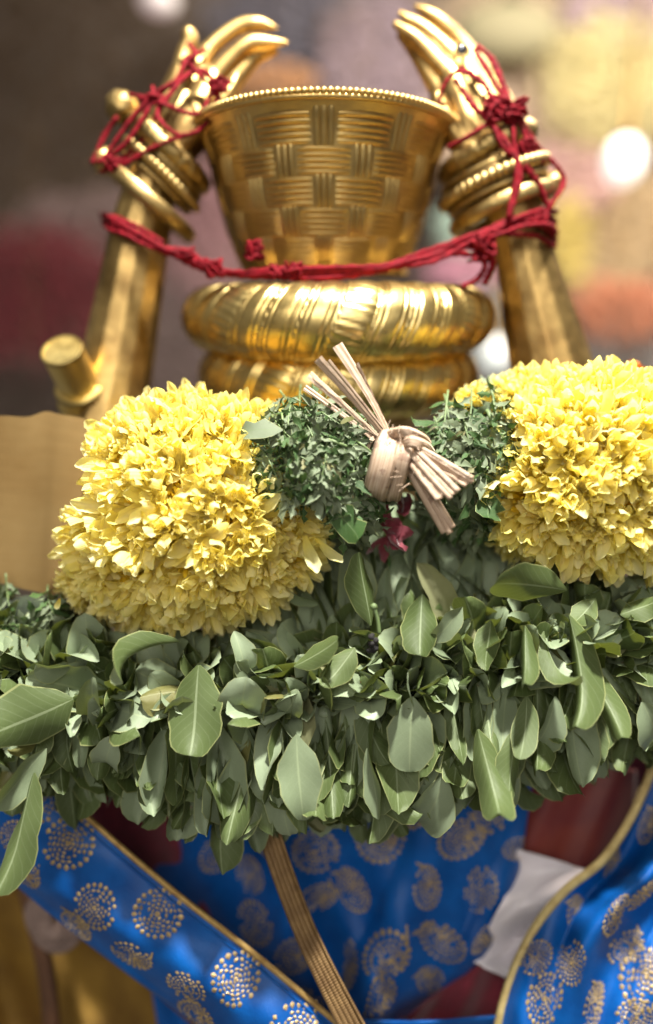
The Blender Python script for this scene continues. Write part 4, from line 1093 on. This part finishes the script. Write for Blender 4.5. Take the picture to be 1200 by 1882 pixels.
# -- braided ribbon: three flat cords side by side
rib = thing('gold_ribbon', P(560, 1680, .545), 'flat braided brown gold ribbon hanging across the blue cloth', 'ribbon')
for k in range(5):
    o = (k - 2) * 8.8
    mb = MB(); pp = [(478 + o * .85, 1440, .548), (490 + o * .95, 1510, .545), (530 + o, 1630, .542), (575 + o * 1.05, 1740, .538), (640 + o * 1.2, 1870, .534), (690 + o * 1.3, 1960, .532)]
    tube(mb, pts3(pp), [PX(6.0, .54)] * 6, 8, n=160, flat=(.55, 1.0) if False else (1.0, .6))
    mb.build('braid_cord', M['ribbon'], rib)
# -- gold satin and strap behind, lower left
def gsat(u, v):
    x = -120 + 640 * u; y = 1520 + 480 * v
    return P(x, y, .72 + .016 * math.sin(x / 58 + v * 1.5) + .008 * math.sin(x / 27 - y / 60))
cloth('gold_satin_cloth', 'crumpled gold satin cloth in the blurred lower left corner', gsat, 70, 40, 'gold_cloth')
st = thing('brown_strap', P(250, 1800, .66), 'brown cloth strap slanting over the gold satin at lower left', 'strap')
mb = MB(); tube(mb, pts3([(130, 1670, .67), (220, 1740, .66), (300, 1810, .655), (400, 1900, .65)]), PX(26, .66), 12, flat=(1, .5)); mb.build('band', M['brown_cloth'], st)
st = thing('brown_strap', P(60, 1700, .66), 'upright brown cloth strap at the lower left edge', 'strap')
mb = MB(); tube(mb, pts3([(30, 1560, .68), (60, 1680, .67), (85, 1790, .67), (100, 1930, .67)]), PX(30, .66), 12, flat=(1, .5)); mb.build('band', M['brown_cloth'], st)
ro = thing('pale_rose', P(105, 1690, .655), 'pale pinkish cloth rose under the blue sash', 'flower')
for i in range(5):
    mb = MB(); c = P(105, 1690, .655); R = PX(48 - i * 9, .65); n = 24
    ringp = [c - CF * i * .003 + (CR * math.cos(a) + CU * math.sin(a)) * R * (1 + .08 * math.sin(3 * a + i)) for a in np.linspace(.4 * i, .4 * i + 5.6, n)]
    tube(mb, ringp, PX(9, .65), 8, n=50, flat=(1.4, .7)); mb.build('rose_petal', M['pale_rose'], ro)

# ================================================================== BLURRED HALL BEHIND
def flat_mat(name, c, rough=.8):
    k = NT(name); co = k.coord()
    k.link(k.mix(k.math('MULTIPLY', k.noise(6, 3, co), .5), c, tuple(x * .72 for x in c)), k.b.inputs['Base Color']); k.setb(Roughness=rough); return k.m
wall = MB(); sheet(wall, lambda u, v: np.array((-5 + 10 * u, 4.6, -1.0 + 5 * v)), 2, 2)
o = wall.build('back_wall', flat_mat('hall_wall', (0.20, 0.155, 0.125))); o['kind'] = 'structure'
GH = 'blurred decorations hung in the hall behind'
def hanging(px, py, w, hgt, d, col, label, amp=.02):
    """a loose cluster of paper blossoms hung on a string, thinning out towards its sides"""
    t = thing('hanging_decoration', P(px, py, d), label, 'decoration', GH)
    mb = MB(); sc_ = d / FPX; n = int(min(5200, max(160, w * hgt / 26)))
    for i in range(n):
        a = U(0, 2 * PI); q = math.sqrt(U(0, 1)) * (1.0 if i % 3 else 1.22)
        c = P(px + math.cos(a) * q * w * .5, py + math.sin(a) * q * hgt * .5, d + U(-.12, .12)); r = U(4, 7.5) * sc_
        x = unit((U(-1, 1), U(-1, 1), U(-1, 1))); y = unit(np.cross(x, (0.3, .5, .8))); z = np.cross(x, y)
        mb.add([c + x * r, c + y * r, c - x * r, c - y * r, c + z * r * .5, c - z * r * .5], [(0, 1, 4), (1, 2, 4), (2, 3, 4), (3, 0, 4), (1, 0, 5), (2, 1, 5), (3, 2, 5), (0, 3, 5)])
    o = mb.build('paper_blossoms', flat_mat('paper_blossom', col), t); o['kind'] = 'stuff'
    mb = MB(); tube(mb, [P(px, py - hgt * .5 - 300, d), P(px, py, d), P(px, py + hgt * .45, d)], .002, 6); mb.build('string', M['darkgold'], t)
H = [(120, 250, 520, 640, 3.4, (.115, .072, .042), 'black brown decoration at the upper left, darkest of the decorations'),
     (60, 560, 330, 260, 2.9, (.20, .03, .04), 'maroon decoration behind the left golden arm'),
     (180, 430, 300, 150, 3.1, (.30, .21, .20), 'dusty pink decoration beside the left wrist'),
     (60, 740, 420, 160, 2.8, (.075, .05, .04), 'dark lowest decoration behind the brass peg'),
     (340, 640, 220, 260, 3.0, (.21, .15, .145), 'mauve brown decoration between the left arm and the coil'),
     (370, 440, 130, 260, 3.05, (.46, .26, .28), 'pale pink decoration left of the basket'),
     (560, 60, 330, 220, 3.3, (.24, .23, .29), 'blue grey decoration above the basket'),
     (500, 150, 140, 70, 2.9, (.62, .33, .16), 'small orange decoration by the left fingertips'),
     (700, 120, 220, 240, 3.2, (.46, .36, .42), 'lilac decoration left of the right fingers'),
     (930, 150, 330, 330, 3.3, (.70, .56, .40), 'beige decoration behind the right hand'),
     (1130, 150, 240, 230, 3.0, (.60, .53, .27), 'yellow decoration at the right edge above the lamp'),
     (1150, 30, 200, 120, 3.1, (.50, .38, .44), 'mauve decoration in the top right corner'),
     (1100, 420, 300, 230, 3.2, (.56, .42, .25), 'tan decoration under the white lamp'),
     (1050, 440, 70, 150, 2.9, (.72, .58, .18), 'narrow yellow decoration right of the right wrist'),
     (1150, 570, 190, 110, 2.8, (.50, .20, .11), 'rust red decoration at the right edge'),
     (1140, 660, 220, 110, 2.9, (.30, .27, .26), 'slate decoration just above the right flowers'),
     (860, 500, 150, 60, 2.8, (.60, .30, .40), 'bright pink decoration between the coil and the right arm'),
     (850, 420, 90, 90, 2.9, (.45, .60, .52), 'mint green decoration right of the basket'),
     (900, 600, 130, 190, 3.1, (.42, .42, .42), 'pale grey decoration right of the coil'),
     (960, 250, 330, 190, 3.2, (.74, .58, .46), 'cream decoration behind the red knot on the right hand'),
     (1050, 330, 170, 120, 3.1, (.70, .46, .46), 'pinkish decoration left of the white lamp'),
     (640, 100, 120, 190, 3.25, (.40, .30, .27), 'soft brown decoration above the middle of the basket rim')]
for a in H: hanging(*a)
def lamp_mat(name, c, s):
    k = NT(name); k.setb(Base_Color=(.8, .8, .8, 1)); k.b.inputs['Emission Color'].default_value = c + (1,); k.b.inputs['Emission Strength'].default_value = s; return k.m
def globe(px, py, rx, ry, d, col, s, label):
    t = thing('globe_lamp', P(px, py, d), label, 'lamp', 'glowing lamps in the hall behind')
    mb = MB(); c = P(px, py, d); ball(mb, c, (rx * d / FPX, rx * d / FPX, ry * d / FPX), 16, 24); mb.build('glass_globe', lamp_mat('lamp_glow', col, s), t)
    mb = MB(); lathe(mb, [(.03, 0), (.03, .03), (.012, .05), (.006, .8)], c + np.array((0, 0, ry * d / FPX * .97)), seg=16); mb.build('lamp_stem', M['darkgold'], t)
globe(1146, 296, 32, 40, 2.6, (1, .97, .95), .95, 'large white glowing globe lamp at the right edge')
globe(912, 650, 26, 30, 2.5, (.85, 1, .92), .62, 'small greenish white globe lamp right of the lower coil')
globe(292, 2, 34, 22, 2.6, (.95, .62, .60), .38, 'dim pink globe lamp at the top edge')
pl = thing('paper_lantern', P(930, 62, 3.0), 'dim olive oval paper lantern behind the right fingertips', 'lantern')
mb = MB(); ball(mb, P(930, 62, 3.0), (100 * 3.0 / FPX, .1, 52 * 3.0 / FPX), 16, 24); mb.build('lantern_shade', flat_mat('olive_paper', (.22, .20, .12)), pl)
mb = MB(); lathe(mb, [(.04, 0), (.04, .02), (.006, .03), (.006, .7)], P(930, 62, 3.0) + np.array((0, 0, .112)), seg=16); mb.build('lantern_cap', M['darkgold'], pl)
